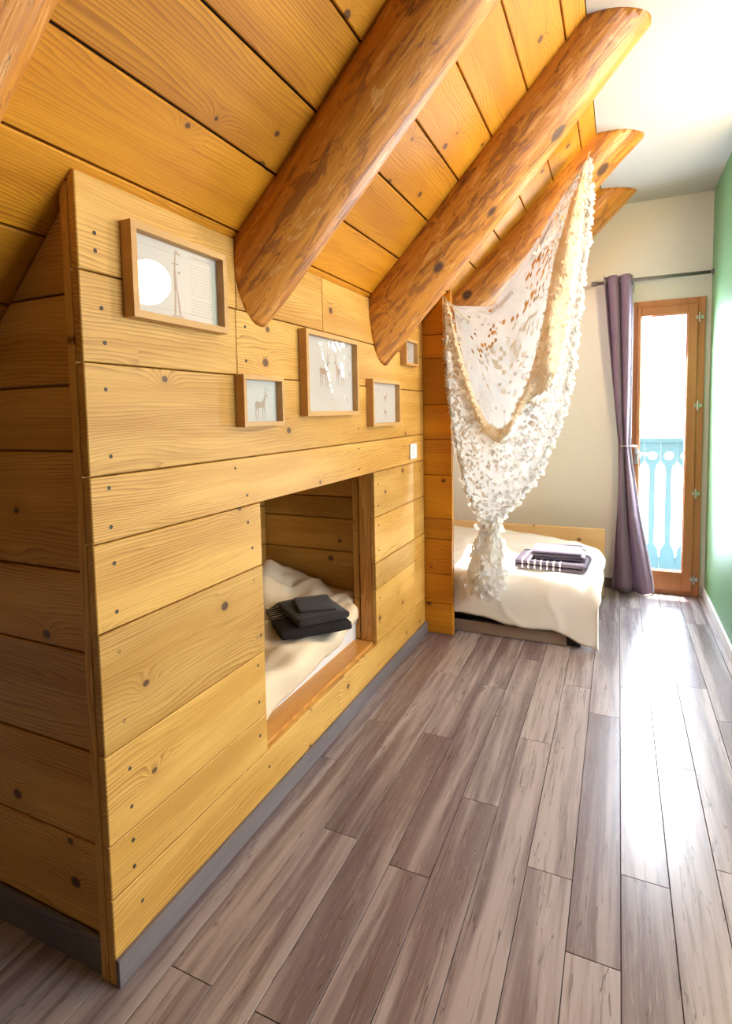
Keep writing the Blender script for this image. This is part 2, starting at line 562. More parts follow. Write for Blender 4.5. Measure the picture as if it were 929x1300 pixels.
# floor: laminate planks running to the balcony door
bm = bmesh.new()
joints = {0: 1.81, -1: 2.77, 1: 2.467, -2: 1.727, -3: 2.437, -4: 1.96, -5: 2.85, -6: 2.31, -7: 1.617, -8: 1.025}
FF = frame((0, 0, 0), (0, 1, 0), (-1, 0, 0))      # local X = world y, local Y = -world x
for k in range(-19, 22):
    xa = 0.023 + 0.13 * k
    j = joints.get(k, R.uniform(0.6, 1.8))
    ys = [YN - 0.02]
    s = j - 1.29 * 6
    while s < YB + 0.2:
        if s > YN + 0.05:
            ys.append(min(s, YB + 0.1))
        s += 1.29
    if ys[-1] < YB + 0.1:
        ys.append(YB + 0.1)
    for a, b in zip(ys, ys[1:]):
        if b - a > 0.02:
            board(bm, rect(a, b, -xa - 0.13, -xa), 0.0, 0.012, 0.0022, 0.0008)
obj('floor', bm, M['laminate'], None, FF, kind='structure')
obj('trim_1', boxes((XL - 0.1, XF + 0.1, YN - 0.1, YB + 0.15, -0.09, -0.011)), M['groove'], kind='structure')

# sloped ceiling boards (opening between the two far logs for an added, unseen skylight)
SF = frame(P0, (0, 1, 0), U)
SKY = (3.93, 4.40, 0.05, 1.32)        # y0, y1, s0, s1
bm = bmesh.new()
s0 = 0.017 - 0.206 * 9
seams = [s0 + 0.206 * k for k in range(0, 20)]
seams = [s for s in seams if s < 1.30] + [1.357]
cuts = {0: [], 1: []}
for i, (a, b) in enumerate(zip(seams, seams[1:])):
    def put(y0, y1, a, b):
        if b - a > 0.01 and y1 - y0 > 0.01:
            board(bm, rect(y0, y1, a, b), R.uniform(-0.001, 0.001), 0.02, 0.006, 0.003)
    if b <= SKY[2] or a >= SKY[3]:
        put(YN, YB, a, b)
    else:
        put(YN, SKY[0], a, b)
        put(SKY[1], YB, a, b)
        if a < SKY[2]:
            put(SKY[0], SKY[1], a, SKY[2])
        if b > SKY[3]:
            put(SKY[0], SKY[1], SKY[3], b)
obj('ceiling_slope', bm, M['pine_ceiling'], None, SF, kind='structure')
bm = boxes((YN - 0.1, SKY[0], seams[0], 1.50, -0.14, -0.019), (SKY[1], YB + 0.2, seams[0], 1.50, -0.14, -0.019),
           (SKY[0], SKY[1], seams[0], SKY[2], -0.14, -0.019), (SKY[0], SKY[1], SKY[3], 1.50, -0.14, -0.019))
obj('trim_2', bm, M['groove'], None, SF, kind='structure')
wf = obj('added_skylight', boxes((SKY[0] - 0.0, SKY[0] + 0.025, SKY[2], SKY[3], -0.16, 0.004), (SKY[1] - 0.025, SKY[1], SKY[2], SKY[3], -0.16, 0.004),
                           (SKY[0] + 0.025, SKY[1] - 0.025, SKY[2], SKY[2] + 0.03, -0.16, 0.004), (SKY[0] + 0.025, SKY[1] - 0.025, SKY[3] - 0.03, SKY[3], -0.16, 0.004)), M['pine_ceiling'], None, SF, kind='structure')  # unseen skylight, added to let the sun patch onto the bed
obj('pane', boxes((SKY[0] + 0.02, SKY[1] - 0.02, SKY[2] + 0.02, SKY[3] - 0.02, -0.12, -0.114)), M['glass'], wf, SF)

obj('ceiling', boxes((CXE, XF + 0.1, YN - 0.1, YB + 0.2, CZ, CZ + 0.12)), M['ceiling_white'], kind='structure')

# walls
DX0, DX1, DZ = 0.088, 0.552, 2.187
BF = frame((0, YB, 0), (1, 0, 0), (0, 0, 1))       # faces -y
bm = bmesh.new()
def wallpoly(u0, u1, v0, v1):
    p = clip(rect(u0, u1, v0, v1), -SL, 1, SZ - SL * AX)
    if len(p) > 2:
        prism(bm, p, -0.22, 0.0)
wallpoly(XL - 0.1, DX0, 0, CZ)
wallpoly(DX1, XR + 0.12, 0, CZ)
wallpoly(DX0, DX1, DZ, CZ)
obj('wall_back', bm, M['cream'], None, BF, kind='structure')
obj('wall_right', boxes((XR, XR + 0.12, YR, YB, 0, CZ)), M['green'], kind='structure')
obj('wall_return', boxes((XR + 0.12, XF, YR, YR + 0.12, 0, CZ)), M['cream'], kind='structure')
obj('wall_left', boxes((XL - 0.1, XL, YN, YB, 0, slope_z(XL) + 0.02)), M['cream'], kind='structure')
WA = (1.15, 3.25, 0.75, 2.25)     # added fill-light window in the unseen far right wall: y0 y1 z0 z1
obj('wall_far_right', boxes((XF, XF + 0.12, YN, WA[0], 0, CZ), (XF, XF + 0.12, WA[1], YR + 0.12, 0, CZ), (XF, XF + 0.12, WA[0], WA[1], 0, WA[2]), (XF, XF + 0.12, WA[0], WA[1], WA[3], CZ)), M['green'], kind='structure')
bm = bmesh.new()
NF = frame((0, YN, 0), (-1, 0, 0), (0, 0, 1))
for q in ((-XF, -XL, 0, CZ),):
    p = clip(rect(*q), SL, 1, SZ - SL * AX)
    prism(bm, p, -0.12, 0)
obj('wall_near', bm, M['bounce_absorber'], None, NF, kind='structure')  # unseen wall, set close and darkened to cut bounce onto the cabin side
w2 = obj('added_side_window', boxes((XF + 0.03, XF + 0.09, WA[0], WA[0] + 0.06, WA[2], WA[3]), (XF + 0.03, XF + 0.09, WA[1] - 0.06, WA[1], WA[2], WA[3]), (XF + 0.03, XF + 0.09, 2.17, 2.23, WA[2], WA[3]),
                           (XF + 0.03, XF + 0.09, WA[0], WA[1], WA[2], WA[2] + 0.06), (XF + 0.03, XF + 0.09, WA[0], WA[1], WA[3] - 0.06, WA[3])), M['door_wood'], kind='structure')  # unseen window, added for fill daylight
obj('pane', boxes((XF + 0.055, XF + 0.061, WA[0] + 0.03, WA[1] - 0.03, WA[2] + 0.03, WA[3] - 0.03)), M['glass'], w2)
# baseboards
obj('baseboard_right', boxes((XR - 0.014, XR, YR, YB - 0.002, 0.0, 0.075), bev=0.003), M['white_trim'], kind='structure')
bb = boxes((-2.3, 0.05, -0.001, 0.012, 0.0, 0.075))
obj('baseboard_back', bb, M['skirting'], None, frame((0, YB, 0), (1, 0, 0), (0, -1, 0)) @ Matrix.Rotation(PI, 4, 'X') if False else Matrix.Translation((0, YB - 0.012, 0)), kind='structure')
bm = boxes((0.925, 3.427, 0.0, 0.072, 0.0, 0.013), bev=0.002)
obj('baseboard_left', bm, M['skirting'], None, frame((AX + 0.0005, 0, 0), (0, 1, 0), (0, 0, 1)), kind='structure')
bm = boxes((XL, -1.140, 0.0, 0.098, 0.0, 0.012), bev=0.002)
obj('baseboard_near', bm, M['skirting'], None, frame((0, 0.9435, 0), (1, 0, 0), (0, 0, 1)), kind='structure')

# partition clad with boards at the far end of the cabin
PF = frame((0, 3.43, 0), (1, 0, 0), (0, 0, 1))
bm = bmesh.new()
zs = [0.0, 0.195, 0.383, 0.606, 0.736, 1.01, 1.231, 1.446, 1.73, 1.873, 2.3]
for a, b in zip(zs, zs[1:]):
    p = clip(rect(-1.118, -0.920 + R.uniform(-0.002, 0.002), a, b), -SL, 1, SZ - SL * AX - 0.002)
    if len(p) > 2:
        board(bm, p, R.uniform(-0.0015, 0.0015), 0.018, 0.004, 0.002)
prism(bm, clip(rect(XL, -0.927, 0, 2.3), -SL, 1, SZ - SL * AX - 0.004), -0.035, -0.017)
for a, b in zip(zs, zs[1:]):
    p = clip(rect(XL, -0.922, a, b), -SL, 1, SZ - SL * AX - 0.004)
    if len(p) > 2:
        prism(bm, inset(p, 0.002), -0.046, -0.035)
obj('wall_partition', bm, M['pine_ceiling'], None, PF, kind='structure')

# ------------------------------------------------------------------ the sleeping cabin built under the eaves
cab = root('sleeping_cabin', 'pale pine plank sleeping cabin with a square opening, built under the sloped ceiling', 'cabin bed', (AX, 2.2, 0))
CF = frame((AX, 0, 0), (0, 1, 0), (0, 0, 1))
YC, YE = 0.925, 3.425
OY0, OY1, OZ0, OZ1 = 1.615, 2.620, 0.232, 1.105
bm = bmesh.new()
def fb(y0, y1, z0, z1):
    p = rect(y0, y1, z0, z1)
    board(bm, p, R.uniform(-0.0012, 0.0012), 0.022, 0.0035, 0.0022)
# full length boards
fb(YC, YE, 0.0, 0.222)
for a, b in ((0.222, 0.36), (0.36, 0.587), (0.587, 0.889), (0.889, 1.105)):
    fb(YC, OY0 + R.uniform(-0.003, 0.003), a, b)
for a, b in ((0.222, 0.505), (0.505, 0.64), (0.64, 0.875), (0.875, 1.105)):
    fb(OY1, 3.232, a, b)
    fb(3.232, YE, a, b)
fb(YC, YE, 1.105, 1.265)
fb(YC, YE, 1.265, 1.531)
for a, b in ((YC, 1.51), (1.51, YE)):
    fb(a, b, 1.531, 1.74)
for a, b in ((YC, 1.515), (1.515, 2.105), (2.105, YE)):
    fb(a, b, 1.74, SZ - 0.006)
obj('front_panel', bm, M['pine'], cab, CF)
# side panel, its boards stopping on the sloped ceiling
SPF = frame((0, 0.945, 0), (1, 0, 0), (0, 0, 1))
bm = bmesh.new()
zs = [0.0, 0.095, 0.333, 0.575, 0.828, 1.030, 1.324, 1.482, 1.694, 2.2]
for a, b in zip(zs[1:], zs[2:]):
    p = clip(rect(XL + 0.005, AX - 0.0235, a, b), -SL, 1, SZ - SL * AX - 0.004)
    if len(p) > 2:
        board(bm, p, R.uniform(-0.002, 0.001), 0.02, 0.006, 0.0025)
prism(bm, clip(rect(XL + 0.005, AX - 0.024, 0.0, 2.2), -SL, 1, SZ - SL * AX - 0.006), -0.04, -0.02)
obj('side_panel', bm, M['pine'], cab, SPF, )
# corner batten between the two panels
obj('corner_batten', boxes((0.0, SZ - 0.03, -0.026, -0.0, -0.028, -0.004), bev=0.002), M['pine'], cab, frame((AX - 0.0225, 0.94, 0), (0, 0, 1), (0, -1, 0)) @ Matrix.Translation((0, 0.026 - 0.012, 0)))
# end wall, rear wall, lining seen through the opening
EF = frame((0, 2.75, 0), (1, 0, 0), (0, 0, 1))
bm = bmesh.new()
zs = [0.18, 0.43, 0.655, 0.835, 0.955, 1.14, 1.34]
for a, b in zip(zs, zs[1:]):
    p = clip(rect(-1.86, AX - 0.023, a, b), -SL, 1, SZ - SL * AX - 0.06)
    if len(p) > 2:
        board(bm, p, 0, 0.02, 0.005, 0.002)
obj('end_wall', bm, M['pine'], cab, EF)
RF = frame((-1.84, 0, 0), (0, 1, 0), (0, 0, 1))
bm = bmesh.new()
for a, b in ((0.18, 0.42), (0.42, 0.66), (0.66, 0.88), (0.88, 1.08), (1.08, 1.19)):
    board(bm, rect(0.97, 2.75, a, b), 0, 0.02, 0.005, 0.002)
obj('rear_wall', bm, M['pine'], cab, RF)
obj('post', boxes((OZ0 + 0.002, 1.125, 0.003, 0.075, -0.088, -0.0235), bev=0.003), M['pine_sill'], cab, frame((AX, OY1, 0), (0, 0, 1), (0, 1, 0)) @ Matrix.Identity(4) if False else Matrix(((0, 0, 1, AX), (0, 1, 0, OY1), (1, 0, 0, 0), (0, 0, 0, 1))))
bm = bmesh.new()
for a, b in ((OZ0 + 0.002, 0.45), (0.45, 0.80), (0.80, 1.12)):
    board(bm, rect(a, b, -0.035, 0.0), 0, 0.012, 0.003, 0.0015)
obj('jamb_lining', bm, M['pine'], cab, Matrix(((0, 1, 0, -1.195), (0, 0, -1, OY1 + 0.012), (1, 0, 0, 0), (0, 0, 0, 1))))
obj('left_post', boxes((OZ0 + 0.002, 1.125, -0.080, -0.008, -0.095, -0.0235), bev=0.003), M['pine_sill'], cab, Matrix(((0, 0, 1, AX), (0, 1, 0, OY0), (1, 0, 0, 0), (0, 0, 0, 1))))
# inside lintel board under the roof of the opening
obj('inner_lintel', boxes((YC + 0.06, YE - 0.02, 1.13, 1.20, -0.060, -0.0235), bev=0.003), M['pine'], cab, CF)
bm = boxes((YC + 0.05, YE - 0.05, -0.115, 0.0, -0.028, 0.0), bev=0.002)
obj('sill', bm, M['pine_sill'], cab, frame((AX - 0.0235, 0, OZ0), (0, 1, 0), (-1, 0, 0)) @ Matrix.Translation((0, 0.115, 0)))
obj('bed_base', boxes((-1.82, -1.225, 0.97, 2.73, 0.14, 0.20)), M['pine'], cab)
# screws on the front boards
screws = [(0.975, 1.83), (0.975, 1.79), (0.985, 1.66), (0.99, 1.58), (0.985, 1.47), (0.99, 1.31), (0.98, 1.235), (0.98, 1.14), (0.985, 1.05), (0.985, 0.93), (0.985, 0.83), (0.99, 0.65), (1.0, 0.52), (1.0, 0.42), (1.0, 0.33),
          (1.0, 0.26), (1.02, 0.15), (1.48, 1.235), (1.54, 1.14), (1.54, 1.05), (1.56, 0.96), (1.56, 0.85), (1.57, 0.65), (1.57, 0.55), (1.57, 0.42), (1.57, 0.30), (1.62, 0.16),
          (2.67, 1.04), (2.67, 0.93), (2.67, 0.83), (2.67, 0.70), (2.67, 0.57), (2.67, 0.45), (2.67, 0.32), (3.35, 1.04), (3.35, 0.70), (3.35, 0.45), (1.56, 1.69), (1.56, 1.58), (2.44, 1.235), (2.44, 1.14), (2.44, 1.49), (2.44, 1.33)]
bm = bmesh.new()
lathe(bm, [(0.0052, -0.004), (0.0052, 0.0006), (0.0042, 0.0011), (0.0014, 0.0003)], seg=10)
sc = obj('screw', bm, M['screw'], cab, CF @ Matrix.Translation((screws[0][0], screws[0][1], 0)))
for y, z in screws[1:]:
    o = sc.copy()
    col.objects.link(o)
    o.parent = cab
    o.matrix_parent_inverse = sc.matrix_parent_inverse.copy()
    o.matrix_basis = CF @ Matrix.Translation((y, z, 0))

# bed inside the cabin
bunk = root('bunk_mattress', 'white sheeted mattress lying behind the sill of the cabin opening', 'mattress', (-1.5, 1.85, 0.20))
bm = boxes((-1.80, -1.222, 0.99, 2.70, 0.2003, 0.335), bev=0.02)
obj('mattress_body', bm, M['sheet'], bunk, smooth=True)
bm = bmesh.new()
tube(bm, [(-1.219, 1.01, 0.325), (-1.219, 2.68, 0.325)], 0.006, 8)
tube(bm, [(-1.219, 1.01, 0.215), (-1.219, 2.68, 0.215)], 0.006, 8)
obj('piping', bm, M['sheet'], bunk, smooth=True)

def drape(zfun, a0, a1, b0, b1, ea, eb, na, nb, amp, rag, fold=0.03, swap=False):
    """sheet laid over a box top and hanging past edge a=ea (one side) and b=eb (other side)"""
    def fn(u, v):
        a = lerp(a0, a1, u)
        b = lerp(b0, b1, v)
        b = b + rag(a) * sstep(0, 1, (v - 0.6) / 0.4)
        oa = max(0.0, a - ea)
        ob = max(0.0, b - eb)
        xa = min(a, ea) + fold * (1 - math.exp(-oa / fold))
        xb = min(b, eb) + fold * (1 - math.exp(-ob / fold))
        da = oa - fold * (1 - math.exp(-oa / fold))
        db = ob - fold * (1 - math.exp(-ob / fold))
        z = zfun(min(a, ea + 0.06), min(b, eb + 0.06))
        z -= math.hypot(da, db)
        return xa, xb, z
    return fn

bm = bmesh.new()
def zb(a, b):        # a = world y, b = world x measured from the rear wall towards the sill
    z = 0.405 + 0.10 * math.exp(-((b - 0.10) / 0.16) ** 2) + 0.035 * sstep(2.3, 2.62, a)
    z += 0.03 * noise.noise((a * 3, b * 4, 1.2))
    z += 0.022 * math.sin(21 * (b + 0.55 * a) + 3 * noise.noise((a * 2, b * 2, 0))) * sstep(0.0, 0.9, math.exp(-((b - 0.2) / 0.2) ** 2))
    z += 0.012 * noise.noise((a * 9 + b * 7, b * 14 - a * 5, 3.3))
    q = a * 0.75 - b + 0.12 * noise.noise((a * 3, b * 3, 11))
    z += 0.026 * (1 - abs(math.sin(13 * q))) ** 2 * (0.5 + noise.noise((a * 5, b * 5, 17)))
    q = a * 0.3 + b + 0.10 * noise.noise((a * 4, b * 4, 23))
    z += 0.020 * (1 - abs(math.sin(19 * q))) ** 2 * (0.4 + noise.noise((a * 6, b * 6, 29)))
    z -= 0.075 * math.exp(-(((a - 2.30) / 0.26) ** 2 + ((b - 0.53) / 0.17) ** 2)) * 0.4
    return z
def bunkrag(a):
    return interp(a, (0.99, 1.55, 1.75, 2.0, 2.3, 2.65), (0.05, 0.06, 0.05, 0.02, -0.01, -0.03)) + 0.008 * noise.noise((a * 12, 0, 5))
fn0 = drape(zb, 1.0, 2.722, 0.01, 0.725, 9.0, 0.60, 10, 10, 0, bunkrag, fold=0.035)
def fnb(u, v):
    a, b, z = fn0(u, v)
    puff = 0.02 * math.sin(PI * max(0, min(1, (v - 0.72) / 0.28))) * (1 + 0.7 * math.sin(a * 17 + 2 * noise.noise((a * 4, 2, 2))))
    xx = -1.83 + b + puff
    if a > 2.56:
        xx = min(xx, lerp(-1.10, -1.25, sstep(2.56, 2.605, a)))
    if a < 1.66:
        xx = min(xx, lerp(-1.25, -1.10, sstep(1.625, 1.66, a)))
    return (xx, a, max(z, 0.342 if b < 0.605 else 0.237))
grid(bm, 120, 60, fnb)
o = obj('duvet', bm, M['duvet_bunk'], None, smooth=True)
tag(o, 'rumpled cream duvet inside the wooden sleeping cabin', 'duvet')
sm = o.modifiers.new('thick', 'SOLIDIFY')
sm.thickness = 0.012
sm.offset = 1

def towel(name, L, W, layers, th, mat, mtx, label, cat, group=None, seed=0, bordermat=None):
    """terry towel folded to a stack of layers; folds run along local Y, length along X"""
    rr = random.Random(seed)
    path = []
    for k in range(layers):
        z = th * (k + 0.5)
        x0, x1 = -L / 2 + rr.uniform(0, 0.012), L / 2 - rr.uniform(0, 0.012)
        row = [(lerp(x0, x1, t / 8), z) for t in range(9)]
        if k % 2:
            row = row[::-1]
        path += row
        if k < layers - 1:
            xe = row[-1][0]
            s = 1 if k % 2 == 0 else -1
            for a in (-60, -30, 0, 30, 60):
                path.append((xe + s * th * 0.62 * math.cos(math.radians(a)), z + th * 0.5 + th * 0.5 * math.sin(math.radians(a))))
    bm = bmesh.new()
    n = len(path)
    h = th * 0.47
    up, dn = [], []
    for i, (x, z) in enumerate(path):
        a = path[max(0, i - 1)]
        b = path[min(n - 1, i + 1)]
        t = Vector((b[0] - a[0], b[1] - a[1])).normalized()
        nv = Vector((-t.y, t.x))
        up.append((x + nv.x * h, z + nv.y * h))
        dn.append((x - nv.x * h, z - nv.y * h))
    ny = 10
    def wob(x, y, z):
        q = noise.noise((x * 14 + seed, y * 14, z * 40))
        return Vector((x + 0.002 * q, y + 0.004 * noise.noise((x * 9, seed, z * 60)), z + 0.0035 * q * min(1, z / (th * layers))))
    rings = []
    for j in range(ny + 1):
        f = j / ny
        y = lerp(-W / 2, W / 2, f)
        e = 0.35 if j in (0, ny) else (0.85 if j in (1, ny - 1) else 1.0)
        if j == 1: y = -W / 2 + 0.006
        if j == ny - 1: y = W / 2 - 0.006
        ring = []
        for i in range(n):
            m = ((up[i][0] + dn[i][0]) / 2, (up[i][1] + dn[i][1]) / 2)
            ring.append(bm.verts.new(wob(lerp(m[0], up[i][0], e), y, lerp(m[1], up[i][1], e))))
        for i in reversed(range(n)):
            m = ((up[i][0] + dn[i][0]) / 2, (up[i][1] + dn[i][1]) / 2)
            ring.append(bm.verts.new(wob(lerp(m[0], dn[i][0], e), y, lerp(m[1], dn[i][1], e))))
        rings.append(ring)
    m = len(rings[0])
    for a, b in zip(rings, rings[1:]):
        for i in range(m):
            bm.faces.new([a[i], a[(i + 1) % m], b[(i + 1) % m], b[i]])
    for r in (rings[0], rings[-1]):
        for i in range(n - 1):
            bm.faces.new([r[i], r[i + 1], r[m - 2 - i], r[m - 1 - i]])
    o = obj(name, bm, mat, None, mtx, smooth=True)
    tag(o, label, cat, group)
    return o

TB = Matrix.Translation((-1.335, 2.30, 0.424)) @ Matrix.Rotation(math.radians(137 - 180), 4, 'Z') @ Matrix.Rotation(math.radians(2), 4, 'Y')
towel('folded_towel', 0.37, 0.33, 2, 0.021, M['towel_dark'], TB, 'charcoal bath towel with pale stripes, lowest of the pile on the cream duvet', 'towel', 'towels on the cabin bed', 1)
towel('folded_towel', 0.27, 0.25, 2, 0.016, M['towel_plain'], TB @ Matrix.Translation((0.03, 0.03, 0.0435)) @ Matrix.Rotation(math.radians(6), 4, 'Z'), 'plain charcoal hand towel lying on the striped towel in the cabin', 'towel', 'towels on the cabin bed', 2)
towel('folded_washcloth', 0.19, 0.17, 2, 0.007, M['towel_plain'], TB @ Matrix.Translation((0.02, 0.04, 0.077)) @ Matrix.Rotation(math.radians(-8), 4, 'Z'), 'small charcoal washcloth topping the towel pile in the cabin', 'washcloth', 'towels on the cabin bed', 3)

# ------------------------------------------------------------------ log rafters
def log(yc0, yc1, r0, r1, o0, o1, s_lo, s_hi, label, seed, wall_cut=None):
    LF = frame(P0 + U * 0, U, (0, 1, 0))        # local X up the slope, local Y = world y, local Z = U x y
    zsign = 1 if LF.col[2].to_3d().dot(N) > 0 else -1
    rr = random.Random(seed)
    bm = bmesh.new()
    nseg, nr = 70, 36
    rings = []
    for i in range(nseg + 1):
        s = lerp(s_lo, s_hi, i / nseg)
        k = s / 1.36
        r = lerp(r0, r1, k)
        of = lerp(o0, o1, k)
        yc = lerp(yc0, yc1, k) + 0.008 * noise.noise((s * 1.5, seed, 0))
        ring = []
        for j in range(nr):
            a = 2 * PI * j / nr
            q = r * (1 + 0.035 * noise.noise((s * 2.2, math.cos(a) * 1.3 + seed * 3.1, math.sin(a) * 1.3)) + 0.02 * noise.noise((s * 7, math.cos(a) * 4 + seed, math.sin(a) * 4)))
            ring.append(bm.verts.new((s, yc + q * math.sin(a), zsign * (of + q * math.cos(a)))))
        rings.append(ring)
    for a, b in zip(rings, rings[1:]):
        for j in range(nr):
            bm.faces.new([a[j], a[(j + 1) % nr], b[(j + 1) % nr], b[j]])
    bm.faces.new(rings[0])
    bm.faces.new(rings[-1])
    inv = LF.inverted()
    def cut(pw, nw):
        p = inv @ Vector(pw)
        n = (inv.to_3x3() @ Vector(nw))
        g = bm.verts[:] + bm.edges[:] + bm.faces[:]
        res = bmesh.ops.bisect_plane(bm, geom=g, plane_co=p, plane_no=n, clear_outer=True)
        es = [e for e in res['geom_cut'] if isinstance(e, bmesh.types.BMEdge)]
        if es:
            bmesh.ops.edgeloop_fill(bm, edges=es)
    cut((0, 0, CZ + 0.004), (0, 0, 1))
    cut(P0 - N * 0.012, -N)
    if wall_cut is not None:
        cut((wall_cut, 0, 0), (-1, 0, 0))
    o = obj('roof_log', bm, M['log'], None, LF, smooth=True)
    tag(o, label, 'beam', 'log rafters under the sloped ceiling')
    for p in o.data.polygons:
        if len(p.vertices) > 8:
            p.use_smooth = False
    return o
log(0.545, 0.525, .17, .17, .02, .02, -0.45, 1.75, 'log rafter cut off by the top left corner, nearest the camera', 11, AX - 0.004)
log(1.645, 1.600, .135, .13, .05, .045, -0.45, 1.75, 'thick mottled log rafter coming down between the widest picture and the biggest one', 12, AX - 0.004)
log(2.775, 2.665, .185, .168, .035, 0.0, -0.45, 1.75, 'orange log rafter ending above the small squarish picture, its tip on the white ceiling', 13, AX - 0.004)
log(3.725, 3.715, .18, .17, 0, 0, -0.45, 1.75, 'log rafter that the white net hangs from', 14, -1.9)
log(4.60, 4.60, .17, .16, 0, 0, -0.45, 1.75, 'farthest log rafter, next to the back wall behind the net', 15, -1.9)

# ------------------------------------------------------------------ pictures on the cabin front
def strokes(bm, segs, w0=0.0012):
    """segs: list of (x0,y0,w0,x1,y1,w1) tapered strokes on the paper"""
    for x0, y0, a, x1, y1, b in segs:
        d = Vector((x1 - x0, y1 - y0))
        if d.length < 1e-6:
            continue
        n = Vector((-d.y, d.x)).normalized()
        p = [(x0 + n.x * a, y0 + n.y * a), (x0 - n.x * a, y0 - n.y * a), (x1 - n.x * b, y1 - n.y * b), (x1 + n.x * b, y1 + n.y * b)]
        z = 2e-6 * (len(bm.faces) + 1)
        f = bm.faces.new([bm.verts.new((q[0], q[1], z)) for q in p])
def blob(bm, cx, cy, rx, ry, rot=0, n=14):
    c, s = math.cos(rot), math.sin(rot)
    z = 2e-6 * (len(bm.faces) + 1)
    bm.faces.new([bm.verts.new((cx + rx * math.cos(t) * c - ry * math.sin(t) * s, cy + rx * math.cos(t) * s + ry * math.sin(t) * c, z)) for t in (2 * PI * k / n for k in range(n))])

def deer(bm, x, y, h, flip=1, antlers=True):
    def X(u): return x + flip * u * h
    def Y(v): return y + v * h
    blob(bm, X(0), Y(0.50), 0.26 * h, 0.105 * h, flip * 0.06)
    blob(bm, X(-0.17), Y(0.51), 0.12 * h, 0.115 * h)
    blob(bm, X(0.18), Y(0.53), 0.10 * h, 0.115 * h)
    s = []
    s += [(X(0.2), Y(0.54), 0.075 * h, X(0.34), Y(0.84), 0.042 * h)]
    s += [(X(0.32), Y(0.86), 0.045 * h, X(0.46), Y(0.78), 0.022 * h)]
    s += [(X(0.31), Y(0.88), 0.012 * h, X(0.24), Y(0.95), 0.018 * h)]
    for lx, k in ((-0.22, -0.05), (-0.13, 0.03), (0.14, 0.0), (0.23, 0.05)):
        s += [(X(lx), Y(0.46), 0.042 * h, X(lx + k), Y(0.24), 0.02 * h), (X(lx + k), Y(0.25), 0.018 * h, X(lx + k * 0.4), Y(0.0), 0.014 * h)]
    s += [(X(-0.27), Y(0.56), 0.02 * h, X(-0.33), Y(0.44), 0.008 * h)]
    if antlers:
        s += [(X(0.33), Y(0.9), 0.012 * h, X(0.28), Y(1.12), 0.008 * h), (X(0.36), Y(0.9), 0.012 * h, X(0.42), Y(1.12), 0.008 * h),
              (X(0.30), Y(1.02), 0.008 * h, X(0.37), Y(1.10), 0.006 * h), (X(0.40), Y(1.02), 0.008 * h, X(0.47), Y(1.08), 0.006 * h)]
    strokes(bm, s)

def textlines(bm, x0, x1, y0, y1, n, seed, w=0.0009):
    rr = random.Random(seed)
    if n == 1:
        strokes(bm, [(x0, y1, w, x1, y1, w)])
        return
    for k in range(n):
        y = lerp(y1, y0, k / max(1, n - 1))
        x = x0
        xe = x1 - rr.uniform(0, 0.12) * (x1 - x0)
        while x < xe:
            l = rr.uniform(0.006, 0.016)
            strokes(bm, [(x, y, w, min(x + l, xe), y, w)])
            x += l + 0.004

GLASS_YAW = 0.0
def picture(y0, y1, z0, z1, depth, fw, label, art, yaw=0.0, inset_d=0.012, hang=0.0):
    cy, cz = (y0 + y1) / 2, (z0 + z1) / 2
    w, h = (y1 - y0) / 2, (z1 - z0) / 2
    t = root('picture_frame', label, 'picture', (AX, cy, z0), 'framed animal prints on the cabin front')
    F = frame((AX + 0.0015, cy, cz), (0, 1, 0), (0, 0, 1)) @ Matrix.Rotation(hang, 4, 'X')
    bm = bmesh.new()
    # mitred frame: four trapezoid bars
    o_ = [(-w, -h), (w, -h), (w, h), (-w, h)]
    i_ = [(-w + fw, -h + fw), (w - fw, -h + fw), (w - fw, h - fw), (-w + fw, h - fw)]
    for k in range(4):
        j = (k + 1) % 4
        prism(bm, [o_[k], o_[j], i_[j], i_[k]], 0.0, depth)
    obj('frame', bm, M['frame_wood'], t, F)
    pz = depth - inset_d - 0.004
    pr = obj('print', boxes((-w + fw - 0.001, w - fw + 0.001, -h + fw - 0.001, h - fw + 0.001, max(0.001, pz - 0.012), pz - 0.010)), M['paper'], t, F)
    A = F @ Matrix.Translation((0, 0, pz - 0.0094))
    for kind, f, args in art(w - fw, h - fw):
        b2 = bmesh.new()
        f(b2, *args)
        obj(kind, b2, M['ink' if kind == 'drawing' else 'ink_faint'], pr, A, recalc=False)
    G = F @ Matrix.Translation((0, 0, pz)) @ Matrix.Rotation(yaw, 4, 'Y')
    obj('glass', boxes((-w + fw + 0.0005, w - fw - 0.0005, -h + fw + 0.0005, h - fw - 0.0005, -0.001, 0.001)), M['picture_glass'], t, G)

D_, T_ = 'drawing', 'caption'
def tall_figure(bk):
    x = -0.015
    strokes(bk, [(x, -0.085, 0.004, x + 0.004, -0.02, 0.0025), (x + 0.02, -0.085, 0.004, x + 0.012, -0.02, 0.0025), (x + 0.006, -0.02, 0.006, x + 0.004, 0.035, 0.004), (x + 0.004, 0.035, 0.003, x + 0.008, 0.085, 0.0025),
                 (x - 0.006, 0.05, 0.002, x + 0.02, 0.052, 0.002), (x + 0.008, 0.085, 0.004, x + 0.026, 0.078, 0.002), (x - 0.012, -0.088, 0.002, x + 0.036, -0.088, 0.002)])
    blob(bk, x + 0.02, 0.03, 0.006, 0.004)
def border(bf, w, h, m):
    strokes(bf, [(-w + m, h - m, 0.0005, w - m, h - m, 0.0005), (w - m, h - m, 0.0005, w - m, -h + m, 0.0005), (w - m, -h + m, 0.0005, -w + m, -h + m, 0.0005)])
